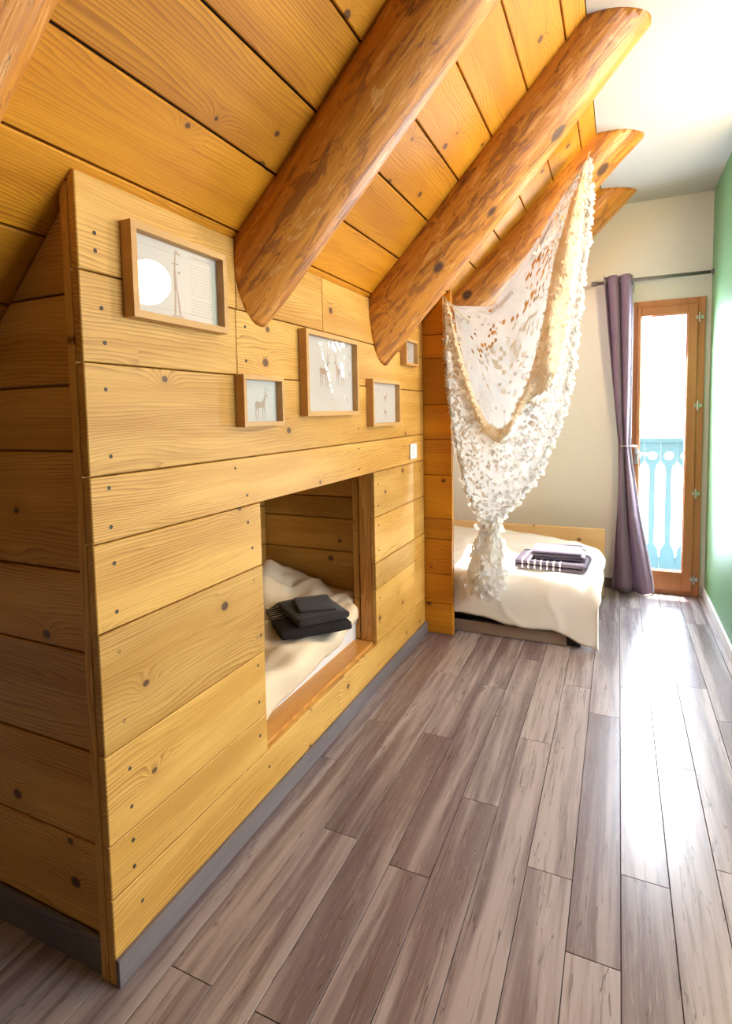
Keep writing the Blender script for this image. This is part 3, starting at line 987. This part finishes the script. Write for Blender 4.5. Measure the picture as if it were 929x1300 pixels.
def art_tall(w, h):
    return [(D_, tall_figure, ()), (T_, textlines, (0.05, 0.145, 0.083, 0.083, 1, 3, 0.0014)), (T_, textlines, (0.05, 0.145, -0.02, 0.062, 11, 4, 0.0008)),
            (T_, textlines, (0.05, 0.145, -0.075, -0.035, 6, 5, 0.0008)), ('border_line', border, (w, h, 0.022))]
def art_deer(w, h):
    return [(D_, deer, (0.005, -0.062, 0.10)), (T_, textlines, (-w + 0.012, -0.03, 0.045, 0.06, 3, 6, 0.0008)), (T_, textlines, (0.045, w - 0.01, 0.010, 0.038, 3, 7, 0.0007)),
            (T_, textlines, (-w + 0.01, -0.05, -0.01, -0.008, 1, 8, 0.0007)), (T_, textlines, (0.05, w - 0.01, -0.03, -0.005, 3, 9, 0.0007))]
def art_pair(w, h):
    return [(D_, deer, (-0.055, -0.045, 0.12, 1, True)), (D_, deer, (0.095, -0.04, 0.12, -1, True)), (T_, textlines, (-0.06, 0.12, -0.10, -0.10, 1, 10, 0.0006))]
def art_two(w, h):
    return [(D_, deer, (0.03, 0.00, 0.06, 1, False)), (D_, deer, (0.03, -0.075, 0.06, -1, False)), (T_, textlines, (-w + 0.02, -0.05, 0.06, 0.068, 2, 11, 0.0008))]
def art_marks(w, h):
    return [(D_, deer, (-0.01, 0.015, 0.03, 1, False)), (D_, deer, (0.01, -0.045, 0.03, -1, False)), (T_, textlines, (-0.03, 0.03, 0.0, 0.05, 5, 12, 0.0008))]
picture(1.052, 1.425, 1.648, 1.880, 0.034, 0.018, 'widest framed print, hung highest, with a text block and a lamp reflected in its glass', art_tall, yaw=math.radians(0))
picture(1.492, 1.733, 1.366, 1.532, 0.034, 0.014, 'small framed deer print low on the wall left of the biggest picture', art_deer)
picture(1.900, 2.380, 1.395, 1.727, 0.034, 0.018, 'biggest near-square framed print showing a pair of animals, in the middle of the row', art_pair)
picture(2.540, 2.925, 1.336, 1.567, 0.034, 0.016, 'small framed print of two animals below the tip of the orange log', art_two)
picture(3.025, 3.240, 1.667, 1.815, 0.034, 0.015, 'tiniest framed print, in the far corner beside the partition', art_marks)

# light switch
t = root('light_switch', 'white light switch on the lintel board near the partition', 'light switch', (AX, 3.21, 1.12))
F = frame((AX + 0.001, 3.212, 1.173), (0, 1, 0), (0, 0, 1))
obj('wall_plate', boxes((-0.058, 0.058, -0.045, 0.045, 0, 0.009), bev=0.003), M['switch'], t, F)
obj('rocker', boxes((-0.024, 0.024, -0.030, 0.030, 0.0092, 0.0135), bev=0.002), M['switch'], t, F @ Matrix.Rotation(math.radians(3), 4, 'X'))

# ------------------------------------------------------------------ bed in the corner
bed = root('single_bed', 'low pine single bed with a long headboard against the back wall', 'bed', (-1.05, 4.0, 0))
BH = frame((0, 4.628, 0), (1, 0, 0), (0, 0, 1))       # local Z faces the room
obj('headboard', boxes((-2.05, -0.082, 0.12, 0.505, 0.0, 0.028), bev=0.004), M['pine_headboard'], bed, BH)
obj('leg', boxes((-0.135, -0.083, 0.0, 0.12, 0.001, 0.027), bev=0.003), M['pine_headboard'], bed, BH)
obj('leg', boxes((-2.045, -1.98, 0.0, 0.12, 0.001, 0.027), bev=0.003), M['pine_headboard'], bed, BH)
obj('front_rail', boxes((-2.04, -0.262, 0.002, 0.075, 0.0, 0.025), bev=0.003), M['rail_wood'], bed, frame((0, 3.545, 0), (1, 0, 0), (0, 0, 1)))
obj('leg', boxes((-0.262, -0.185, 0.0, 0.06, 0.0, 0.09), bev=0.004), M['gap_shade'], bed, Matrix.Translation((0, 3.535, 0)))  # leg in black, the duvet's shadow put into its colour
obj('bed_base', boxes((-2.03, -0.155, 3.56, 4.59, 0.09, 0.15), bev=0.004), M['gap_shade'], bed)  # near-black box paints the dark gap under the mattress
mt = obj('mattress', boxes((-2.03, -0.150, 3.56, 4.59, 0.15, 0.335), bev=0.03), M['mattress'], bed, smooth=True)
bm = bmesh.new()
for z in (0.18, 0.21, 0.25, 0.29):
    box(bm, -0.1495, -0.1475, 3.60, 4.55, z, z + 0.014)
obj('stripe', bm, M['mattress_blue'], mt)

bm = bmesh.new()
BY = 4.585
def zd(a, b):     # a = x, b = distance from the headboard
    y = BY - b
    crest = interp(a, (-1.9, -1.163, -0.778, -0.436, -0.194, -0.08), (0.46, 0.464, 0.461, 0.43, 0.385, 0.345))
    z = lerp(crest, min(crest, 0.365), sstep(0.25, 0.85, b))
    z -= 0.09 * math.exp(-(b / 0.06) ** 2)
    z += 0.010 * noise.noise((a * 5, b * 7, 2.0)) + 0.006 * noise.noise((a * 16 + b * 6, b * 13, 7.0))
    z += 0.012 * math.sin(18 * b + 2.5 * a + 2.5 * noise.noise((a * 2.5, b * 2, 1))) * math.exp(-((b - 0.35) / 0.3) ** 2)
    q = b * 0.9 + a * 0.35 + 0.10 * noise.noise((a * 3, b * 3, 31))
    z += 0.018 * (1 - abs(math.sin(15 * q))) ** 2 * (0.5 + noise.noise((a * 5, b * 5, 37)))
    z += 0.006 * math.sin(26 * (b - 0.5 * a) + 3 * noise.noise((a * 2, b * 2, 9))) * sstep(0.45, 0.7, b)
    return z
def bedrag(a):
    return 0.006 * noise.noise((a * 9, 1, 1)) + interp(a, (-2, -0.95, -0.3, -0.08, 0.2), (-0.015, 0.0, 0.055, 0.115, 0.12))
fn1 = drape(zd, -2.02, -0.045, 0.01, 1.318, -0.135, 1.028, 10, 10, 0, bedrag, fold=0.055)
def fnd(u, v):
    xa, xb, z = fn1(u, v)
    a = lerp(-2.02, -0.045, u)
    hang = sstep(1.05, 1.12, xb)
    y = BY - xb - hang * (0.012 * math.sin(9 * a + 2 * noise.noise((a * 3, z * 6, 0))) + 0.010 * (1 - abs(math.sin(11 * a + 9 * xb + 2 * noise.noise((a * 3, z * 5, 5))))) ** 3)
    side = sstep(0.0, 0.2, a + 0.135)
    x = xa + side * 0.012 * math.sin(12 * xb + noise.noise((xb * 3, z * 5, 3)))
    return (x, y, max(z, 0.024))
grid(bm, 130, 90, fnd)
o = obj('duvet', bm, M['duvet'], None, smooth=True)
tag(o, 'white duvet draped over the low bed by the balcony door', 'duvet')
sm = o.modifiers.new('thick', 'SOLIDIFY')
sm.thickness = 0.016
sm.offset = 1

TD = Matrix.Translation((-0.385, 3.86, 0.392)) @ Matrix.Rotation(math.radians(-4), 4, 'Z')
towel('folded_towel', 0.40, 0.30, 2, 0.030, M['towel_bed'], TD, 'grey towel with a row of pale stripes, under the other on the white bed', 'towel', 'towels on the bed by the door', 4)
towel('folded_towel', 0.30, 0.24, 3, 0.019, M['towel_mauve'], TD @ Matrix.Translation((0.045, 0.01, 0.062)) @ Matrix.Rotation(math.radians(5), 4, 'Z'), 'mauve grey hand towel on top of the pile on the white bed', 'towel', 'towels on the bed by the door', 5)

# ------------------------------------------------------------------ net canopy hanging from the far logs
RIM = [(-0.912, 2.04), (-0.876, 1.876), (-0.83, 1.713), (-0.779, 1.545), (-0.738, 1.424), (-0.684, 1.331), (-0.603, 1.289), (-0.545, 1.357), (-0.502, 1.458), (-0.459, 1.567), (-0.414, 1.731), (-0.373, 1.922), (-0.326, 2.213), (-0.255, 2.459), (-0.176, 2.676)]
OUT = [(-0.948, 2.03), (-0.955, 1.748), (-0.928, 1.414), (-0.877, 1.126), (-0.839, 0.934), (-0.787, 0.802), (-0.735, 0.718), (-0.693, 0.715), (-0.645, 0.724), (-0.537, 0.853), (-0.405, 1.042), (-0.309, 1.29), (-0.253, 1.531), (-0.211, 1.873), (-0.178, 2.207), (-0.157, 2.494), (-0.164, 2.722)]
TOP = [(-0.940, 2.055), (-0.885, 2.035), (-0.68, 2.01), (-0.523, 2.217), (-0.395, 2.409), (-0.232, 2.666), (-0.173, 2.745)]
def poly_at(pl, t):
    ls = [0]
    for a, b in zip(pl, pl[1:]):
        ls.append(ls[-1] + math.hypot(b[0] - a[0], b[1] - a[1]))
    d = t * ls[-1]
    for i in range(len(pl) - 1):
        if d <= ls[i + 1] + 1e-9:
            k = (d - ls[i]) / (ls[i + 1] - ls[i])
            return lerp(pl[i][0], pl[i + 1][0], k), lerp(pl[i][1], pl[i + 1][1], k)
    return pl[-1]
NR = random.Random(21)
def n3(x, z, k):
    return noise.noise((x * 6, z * 6, k))
def front(u, v):
    a = poly_at(RIM, u)
    b = poly_at(OUT, u)
    x = lerp(a[0], b[0], v)
    z = lerp(a[1], b[1], v)
    gather = math.exp(-((z - 0.72) / 0.12) ** 2)
    y = lerp(3.345, 3.435, v ** 1.5) - 0.055 * math.sin(PI * v) * math.sin(PI * u) * (1 - 0.7 * gather)
    y += 0.022 * math.sin(26 * u + 3 * v + 2 * n3(x, z, 1)) * math.sin(PI * min(1, v + 0.1)) * math.sin(PI * u) + 0.012 * n3(x * 2, z * 2, 4)
    return Vector((x, y, z))
def back(u, v):
    a = poly_at(TOP, u)
    b = poly_at(RIM, u)
    x = lerp(a[0], b[0], v * 1.12)
    z = lerp(a[1], b[1], v * 1.12)
    y = 3.455 - 0.05 * v + 0.018 * math.sin(17 * x + 9 * z + 2 * n3(x, z, 8)) + 0.01 * n3(x * 2, z * 2, 2)
    if v < 0.08 or u < 0.03 or u > 0.97:
        y = lerp(y, 3.44, 0.7)
    return Vector((x, y, z))
def tail(u, v):
    ang = 2 * PI * u
    z = lerp(0.735, 0.285, v) + 0.025 * math.sin(3 * ang) * v
    rr_ = interp(v, (0, 0.08, 0.30, 0.62, 0.85, 1.0), (0.055, 0.048, 0.075, 0.098, 0.092, 0.045))
    rr_ *= 1 + 0.16 * math.sin(5 * ang + 5 * v) + 0.12 * n3(math.cos(ang), z * 2, 6)
    xc = lerp(-0.69, -0.715, v)
    return Vector((xc + rr_ * math.cos(ang), 3.405 + 0.75 * rr_ * math.sin(ang), z))

net = root('camouflage_net', 'white leaf-cut net swagged from two log rafters and knotted near the bed', 'net canopy', (-0.6, 3.43, 0.28))
def leaves(bm, fn, count, size, tilt, dens=None, lift=0.012, side=-1):
    for _ in range(count):
        u, v = NR.random(), NR.random()
        if dens and NR.random() > dens(u, v):
            continue
        p = fn(u, v)
        e = 0.004
        du = (fn(min(1, u + e), v) - fn(max(0, u - e), v))
        dv = (fn(u, min(1, v + e)) - fn(u, max(0, v - e)))
        if du.length < 1e-7 or dv.length < 1e-7:
            continue
        n = du.cross(dv)
        if n.length < 1e-12:
            continue
        n.normalize()
        if n.y > 0:
            n = -n
        a = NR.uniform(0, 2 * PI)
        t1 = du.normalized()
        t2 = n.cross(t1).normalized()
        d = t1 * math.cos(a) + t2 * math.sin(a)
        w = n.cross(d)
        L = size * NR.uniform(0.6, 1.25)
        W = L * NR.uniform(0.32, 0.55)
        ti = NR.uniform(0.15, 1.0) * tilt
        tip = p + (d * math.cos(ti) + n * math.sin(ti)) * L + n * lift * 0.3
        midp = p + (d * math.cos(ti * 0.6) + n * math.sin(ti * 0.6)) * L * 0.5 + n * lift * 0.5
        p = p + n * 0.001
        vs = [bm.verts.new(q) for q in (p, midp + w * W + n * NR.uniform(-.3, .6) * W, tip, midp - w * W + n * NR.uniform(-.3, .6) * W, midp)]
        bm.faces.new([vs[0], vs[1], vs[4]])
        bm.faces.new([vs[1], vs[2], vs[4]])
        bm.faces.new([vs[2], vs[3], vs[4]])
        bm.faces.new([vs[3], vs[0], vs[4]])
# rear layer: sheet with crescent cuts, holes gather in a band under the upper edge
bm = bmesh.new()
nu, nv = 60, 34
hole = random.Random(5)
def skipper(i, j):
    u, v = i / nu, j / nv
    band = math.exp(-((v - 0.42) / 0.17) ** 2) * sstep(0.1, 0.25, u) * (1 - sstep(0.86, 0.95, u))
    edge = math.exp(-((v - 0.12) / 0.10) ** 2) * sstep(0.45, 0.6, u) * (1 - sstep(0.8, 0.9, u))
    return hole.random() < 0.42 * band * (1 if (i + j) % 2 else 0.35) + 0.30 * edge
grid(bm, nu, nv, lambda u, v: back(u, v), skip=skipper)
leaves(bm, back, 140, 0.024, 0.3)
obj('rear_layer', bm, M['net'], net, recalc=False)
# front layer: a swag with a rolled rim, warm lamplight put into its cream colour
bm = bmesh.new()
grid(bm, 110, 22, front)
leaves(bm, front, 3200, 0.027, 0.45, lambda u, v: 0.45 + 0.55 * v, 0.006)
leaves(bm, lambda u, v: front(u, 0.90 + 0.10 * v), 800, 0.034, 0.8)
obj('front_layer', bm, M['net'], net, recalc=False)
bm = bmesh.new()
def rim(u, v):
    wide = lerp(0.14, 0.66, sstep(0.46, 0.66, u))
    q = front(u, v * wide)
    return q + Vector((0, -0.010 - 0.014 * math.sin(PI * v), -0.004 * math.sin(40 * u) * (1 - v)))
grid(bm, 90, 8, rim)
leaves(bm, rim, 420, 0.022, 0.3, None, 0.004)
obj('rim_fold', bm, M['net_warm_lit'], net, recalc=False)
bm = bmesh.new()
grid(bm, 40, 26, tail)
leaves(bm, tail, 330, 0.045, 0.55)
obj('knotted_tail', bm, M['net'], net, recalc=False)
bm = bmesh.new()
pts = [(-0.69 + 0.056 * math.cos(2 * PI * k / 24), 3.405 + 0.046 * math.sin(2 * PI * k / 24), 0.722 + 0.006 * math.sin(k * 1.7)) for k in range(25)]
tube(bm, pts, 0.007, 6)
obj('knot', bm, M['net'], net, smooth=True)
for q in ([(-0.172, 3.44, 2.725), (-0.166, 3.47, 2.78), (-0.160, 3.530, 2.815)],
          [(-0.935, 3.424, 2.02), (-0.950, 3.412, 2.085), (-0.968, 3.405, 2.095)], [(-0.945, 3.40, 1.80), (-0.962, 3.402, 1.95), (-0.966, 3.405, 2.092)],
          [(-0.80, 3.42, 1.93), (-0.90, 3.41, 2.02), (-0.958, 3.405, 2.095)], [(-0.925, 3.40, 1.70), (-0.945, 3.40, 1.90), (-0.962, 3.405, 2.094)]):
    bm = bmesh.new()
    tube(bm, q, 0.0028, 6)
    obj('cord', bm, M['cord'], net, smooth=True)

# ------------------------------------------------------------------ balcony door, curtain, rod
door = root('door_1', '', '', (0.32, 4.85, 0))
del door['label']; del door['category']
door['kind'] = 'structure'
VF = Matrix(((0, 1, 0, 0), (0, 0, -1, 0), (1, 0, 0, 0), (0, 0, 0, 1)))      # local X = up, Y = world x, Z = -y (towards the room)
def vbox(x0, x1, z0, z1, y0, y1, bev=0.003):
    """upright timber: grain along z"""
    b = boxes((z0, z1, x0, x1, -y1, -y0), bev=bev)
    return b
bm = bmesh.new()
for q in ((DX0 + 0.002, DX0 + 0.030, 0.0, DZ - 0.002, 4.835, 4.93), (DX1 - 0.050, DX1 - 0.002, 0.0, DZ - 0.002, 4.835, 4.93)):
    box(bm, q[2], q[3], q[0], q[1], -q[5], -q[4], bev=0.003)
box(bm, DZ - 0.050, DZ - 0.002, DX0 + 0.030, DX1 - 0.050, -4.93, -4.835, bev=0.003)
box(bm, 0.0, 0.03, DX0 + 0.030, DX1 - 0.050, -4.93, -4.835, bev=0.003)
for q in ((DX0 + 0.03, DX0 + 0.05, 0.03, DZ - 0.05), (DX1 - 0.07, DX1 - 0.05, 0.03, DZ - 0.05)):
    box(bm, q[2], q[3], q[0], q[1], -4.93, -4.887)
box(bm, DZ - 0.07, DZ - 0.05, DX0 + 0.05, DX1 - 0.07, -4.93, -4.887)
box(bm, 0.03, 0.05, DX0 + 0.05, DX1 - 0.07, -4.93, -4.887)
obj('casing', bm, M['door_wood'], door, VF)
LX0, LX1, LZ0, LZ1 = DX0 + 0.0305, DX1 - 0.0505, 0.0305, DZ - 0.0505
GX0, GX1, GZ0, GZ1 = 0.142, 0.440, 0.175, 2.075
leaf = bmesh.new()
box(leaf, LZ0, LZ1, LX0, GX0, -4.885, -4.822, bev=0.004)
box(leaf, LZ0, LZ1, GX1, LX1, -4.885, -4.822, bev=0.004)
box(leaf, LZ0, GZ0, GX0, GX1, -4.885, -4.822, bev=0.004)
box(leaf, GZ1, LZ1, GX0, GX1, -4.885, -4.822, bev=0.004)
leaf = obj('leaf', leaf, M['door_wood'], door, VF)
obj('pane', boxes((GX0 - 0.004, GX1 + 0.004, 4.852, 4.858, GZ0 - 0.004, GZ1 + 0.004)), M['glass'], leaf)
bm = bmesh.new()
for q in ((GX0, GX0 + 0.006, GZ0, GZ1), (GX1 - 0.006, GX1, GZ0, GZ1)):
    box(bm, q[0], q[1], 4.835, 4.852, q[2], q[3])
box(bm, GX0 + .006, GX1 - .006, 4.835, 4.852, GZ0, GZ0 + 0.006)
box(bm, GX0 + .006, GX1 - .006, 4.835, 4.852, GZ1 - 0.006, GZ1)
obj('glazing_bead', bm, M['door_wood'], leaf)
for z in (2.04, 1.41, 0.77, 0.13):
    bm = bmesh.new()
    tube(bm, [(0.512, 4.815, z - 0.035), (0.512, 4.815, z + 0.035)], 0.0065, 10)
    box(bm, 0.490, 0.538, 4.8195, 4.8345, z - 0.012, z + 0.012)
    obj('hinge', bm, M['metal'], door)
bm = bmesh.new()
box(bm, 0.112, 0.134, 4.814, 4.8215, 0.98, 1.10, bev=0.002)
tube(bm, [(0.123, 4.82, 1.06), (0.123, 4.785, 1.06), (0.145, 4.78, 1.06), (0.215, 4.78, 1.055)], 0.007, 8)
obj('handle', bm, M['metal'], leaf, smooth=True)

rod = root('curtain_rod', 'thin grey curtain rod running from the curtain to the green wall', 'curtain rod', (0.2, 4.76, 2.33))
bm = bmesh.new()
tube(bm, [(-0.165, 4.755, 2.335), (0.566, 4.755, 2.335)], 0.0125, 12)
obj('pole', bm, M['rod'], rod, smooth=True)
bm = bmesh.new()
lathe(bm, [(0.012, -0.02), (0.017, -0.018), (0.017, 0.018), (0.012, 0.02)], seg=16)
obj('finial', bm, M['rod'], rod, Matrix.Translation((-0.180, 4.755, 2.335)) @ Matrix.Rotation(PI / 2, 4, 'Y'))
bm = bmesh.new()
lathe(bm, [(0.012, -0.006), (0.022, -0.006), (0.022, 0.006), (0.012, 0.006)], seg=20)
obj('wall_socket', bm, M['rod'], rod, Matrix.Translation((0.577, 4.755, 2.335)) @ Matrix.Rotation(PI / 2, 4, 'Y'))
bm = bmesh.new()
tube(bm, [(0.080, 4.755, 2.325), (0.080, 4.80, 2.29), (0.080, 4.848, 2.29)], 0.006, 8)
box(bm, 0.070, 0.090, 4.840, 4.8495, 2.26, 2.335)
obj('bracket', bm, M['rod'], rod)

cur = root('curtain', 'mauve eyelet curtain gathered by a tieback at the left of the balcony door', 'curtain', (0.03, 4.75, 0.01))
def cur_edges(z):
    L = interp(z, (0.0, 0.15, 0.6, 0.95, 1.14, 1.5, 1.9, 2.37), (-0.045, -0.035, -0.012, -0.002, 0.000, -0.045, -0.085, -0.125))
    Rr = interp(z, (0.0, 0.06, 0.3, 0.6, 0.95, 1.14, 1.4, 2.0, 2.37), (0.245, 0.245, 0.205, 0.145, 0.092, 0.070, 0.070, 0.072, 0.070))
    return L, Rr
def curf(u, v):
    z = lerp(2.378, 0.012, v)
    L, Rr = cur_edges(z)
    x = lerp(L, Rr, u)
    tight = math.exp(-((z - 1.14) / 0.25) ** 2)
    amp = lerp(0.036, 0.020, tight)
    y = 4.748 + amp * math.sin(2 * PI * (2.25 * u + 0.10 * math.sin(2.2 * z))) + 0.006 * noise.noise((x * 12, z * 3, 0))
    x += 0.010 * math.cos(2 * PI * 2.25 * u) * (1 - tight)
    return (x, min(y, 4.80), z)
bm = bmesh.new()
grid(bm, 64, 60, curf)
fab = obj('fabric', bm, M['curtain'], cur, smooth=True)
sm = fab.modifiers.new('thick', 'SOLIDIFY')
sm.thickness = 0.003
bm = bmesh.new()
grid(bm, 3, 60, lambda u, v: tuple(Vector(curf(1.0, v)) + Vector((0.001 + 0.012 * u, 0.004 * (1 - u), 0))))
hm = obj('painted_lit_edge', bm, M['curtain_lit_edge'], cur, smooth=True)  # pale strip standing in for the lit edge of the fabric
sm = hm.modifiers.new('thick', 'SOLIDIFY')
sm.thickness = 0.003
for x in (-0.105, -0.035, 0.030):
    bm = bmesh.new()
    pts = [(x, 4.755 + 0.021 * math.cos(2 * PI * k / 16), 2.335 + 0.021 * math.sin(2 * PI * k / 16)) for k in range(17)]
    tube(bm, pts, 0.004, 6)
    obj('eyelet', bm, M['metal'], cur, smooth=True)
tb = root('tieback_hook', 'small metal holdback arm crossing the curtain at its waist', 'curtain holdback', (0.08, 4.80, 1.12))
bm = bmesh.new()
tube(bm, [(0.010, 4.700, 1.122), (0.075, 4.690, 1.122), (0.125, 4.70, 1.122)], 0.0055, 8)
obj('bar', bm, M['metal'], tb, smooth=True)
bm = bmesh.new()
tube(bm, [(0.076, 4.69, 1.122), (0.098, 4.74, 1.122), (0.098, 4.822, 1.122)], 0.005, 8)
obj('stem', bm, M['metal'], tb, smooth=True)

# ------------------------------------------------------------------ balcony outside
obj('floor_balcony', boxes((-1.2, 1.8, 4.94, 5.75, -0.14, -0.04)), M['balcony'], kind='structure')
rl = root('balcony_railing', 'blue-green wooden balcony railing with cut-out boards beyond the glass door', 'railing', (0.3, 5.62, -0.04))
def rail_board(xc, w=0.122, z0=-0.02, z1=1.10):
    hw = w / 2
    pts = []
    left = [(-hw, z0)]
    prof = [(0.06, 0.000), (0.16, 0.010), (0.22, 0.040), (0.50, 0.036), (0.84, 0.040), (0.90, 0.030), (0.925, 0.006), (0.94, 0.0)]
    R_ = [(hw, z0)] + [(hw - d, z) for z, d in prof] + [(hw, z1)]
    L_ = [(-hw, z1)] + [(-hw + d, z) for z, d in prof[::-1]] + [(-hw, z0)]
    outer = R_ + L_
    bm = bmesh.new()
    ov = [bm.verts.new((p[0] + xc, p[1], 0)) for p in outer]
    oe = [bm.edges.new((ov[i], ov[(i + 1) % len(ov)])) for i in range(len(ov))]
    hv = [bm.verts.new((xc + 0.036 * math.cos(2 * PI * k / 20), 0.985 + 0.036 * math.sin(2 * PI * k / 20), 0)) for k in range(20)]
    he = [bm.edges.new((hv[i], hv[(i + 1) % 20])) for i in range(20)]
    bmesh.ops.triangle_fill(bm, edges=oe + he, use_beauty=True)
    ret = bmesh.ops.extrude_face_region(bm, geom=bm.faces[:])
    bmesh.ops.translate(bm, verts=[v for v in ret['geom'] if isinstance(v, bmesh.types.BMVert)], vec=(0, 0, 0.022))
    return bm
for k in range(-7, 9):
    obj('cut_out_board', rail_board(0.394 + 0.124 * k), M['railing'], rl, frame((0, 5.63, 0), (1, 0, 0), (0, 0, 1)))
obj('top_rail', boxes((-0.70, 1.60, 5.585, 5.655, 1.10, 1.14), bev=0.005), M['railing'], rl)
obj('bottom_rail', boxes((-0.70, 1.60, 5.632, 5.67, 0.03, 0.09), bev=0.005), M['railing'], rl)
obj('ground_outside', boxes((-30, 30, 5.8, 60, -3.1, -3.0)), plain('pale_ground', (0.6, 0.62, 0.62), 0.9, fuzz=0.1, nscale=1), kind='structure')

# ------------------------------------------------------------------ globe pendant (seen only as a reflection in the first picture)
gl = root('pendant_lamp', 'white globe pendant lamp, seen only as a reflection in the widest picture', 'lamp', (0.77, 3.03, 2.33))
bm = bmesh.new()
bmesh.ops.create_uvsphere(bm, u_segments=40, v_segments=24, radius=0.15)
obj('globe', bm, M['lamp_glow'], gl, Matrix.Translation((0.77, 3.03, 2.33)), smooth=True)
bm = bmesh.new()
tube(bm, [(0.77, 3.03, 2.475), (0.77, 3.03, 2.895)], 0.004, 8)
obj('cord', bm, M['white_trim'], gl)
bm = bmesh.new()
lathe(bm, [(0.05, 0.0), (0.05, 0.015), (0.03, 0.022)], center=(0.77, 3.03, 2.888), seg=24)
obj('ceiling_rose', bm, M['white_trim'], gl)
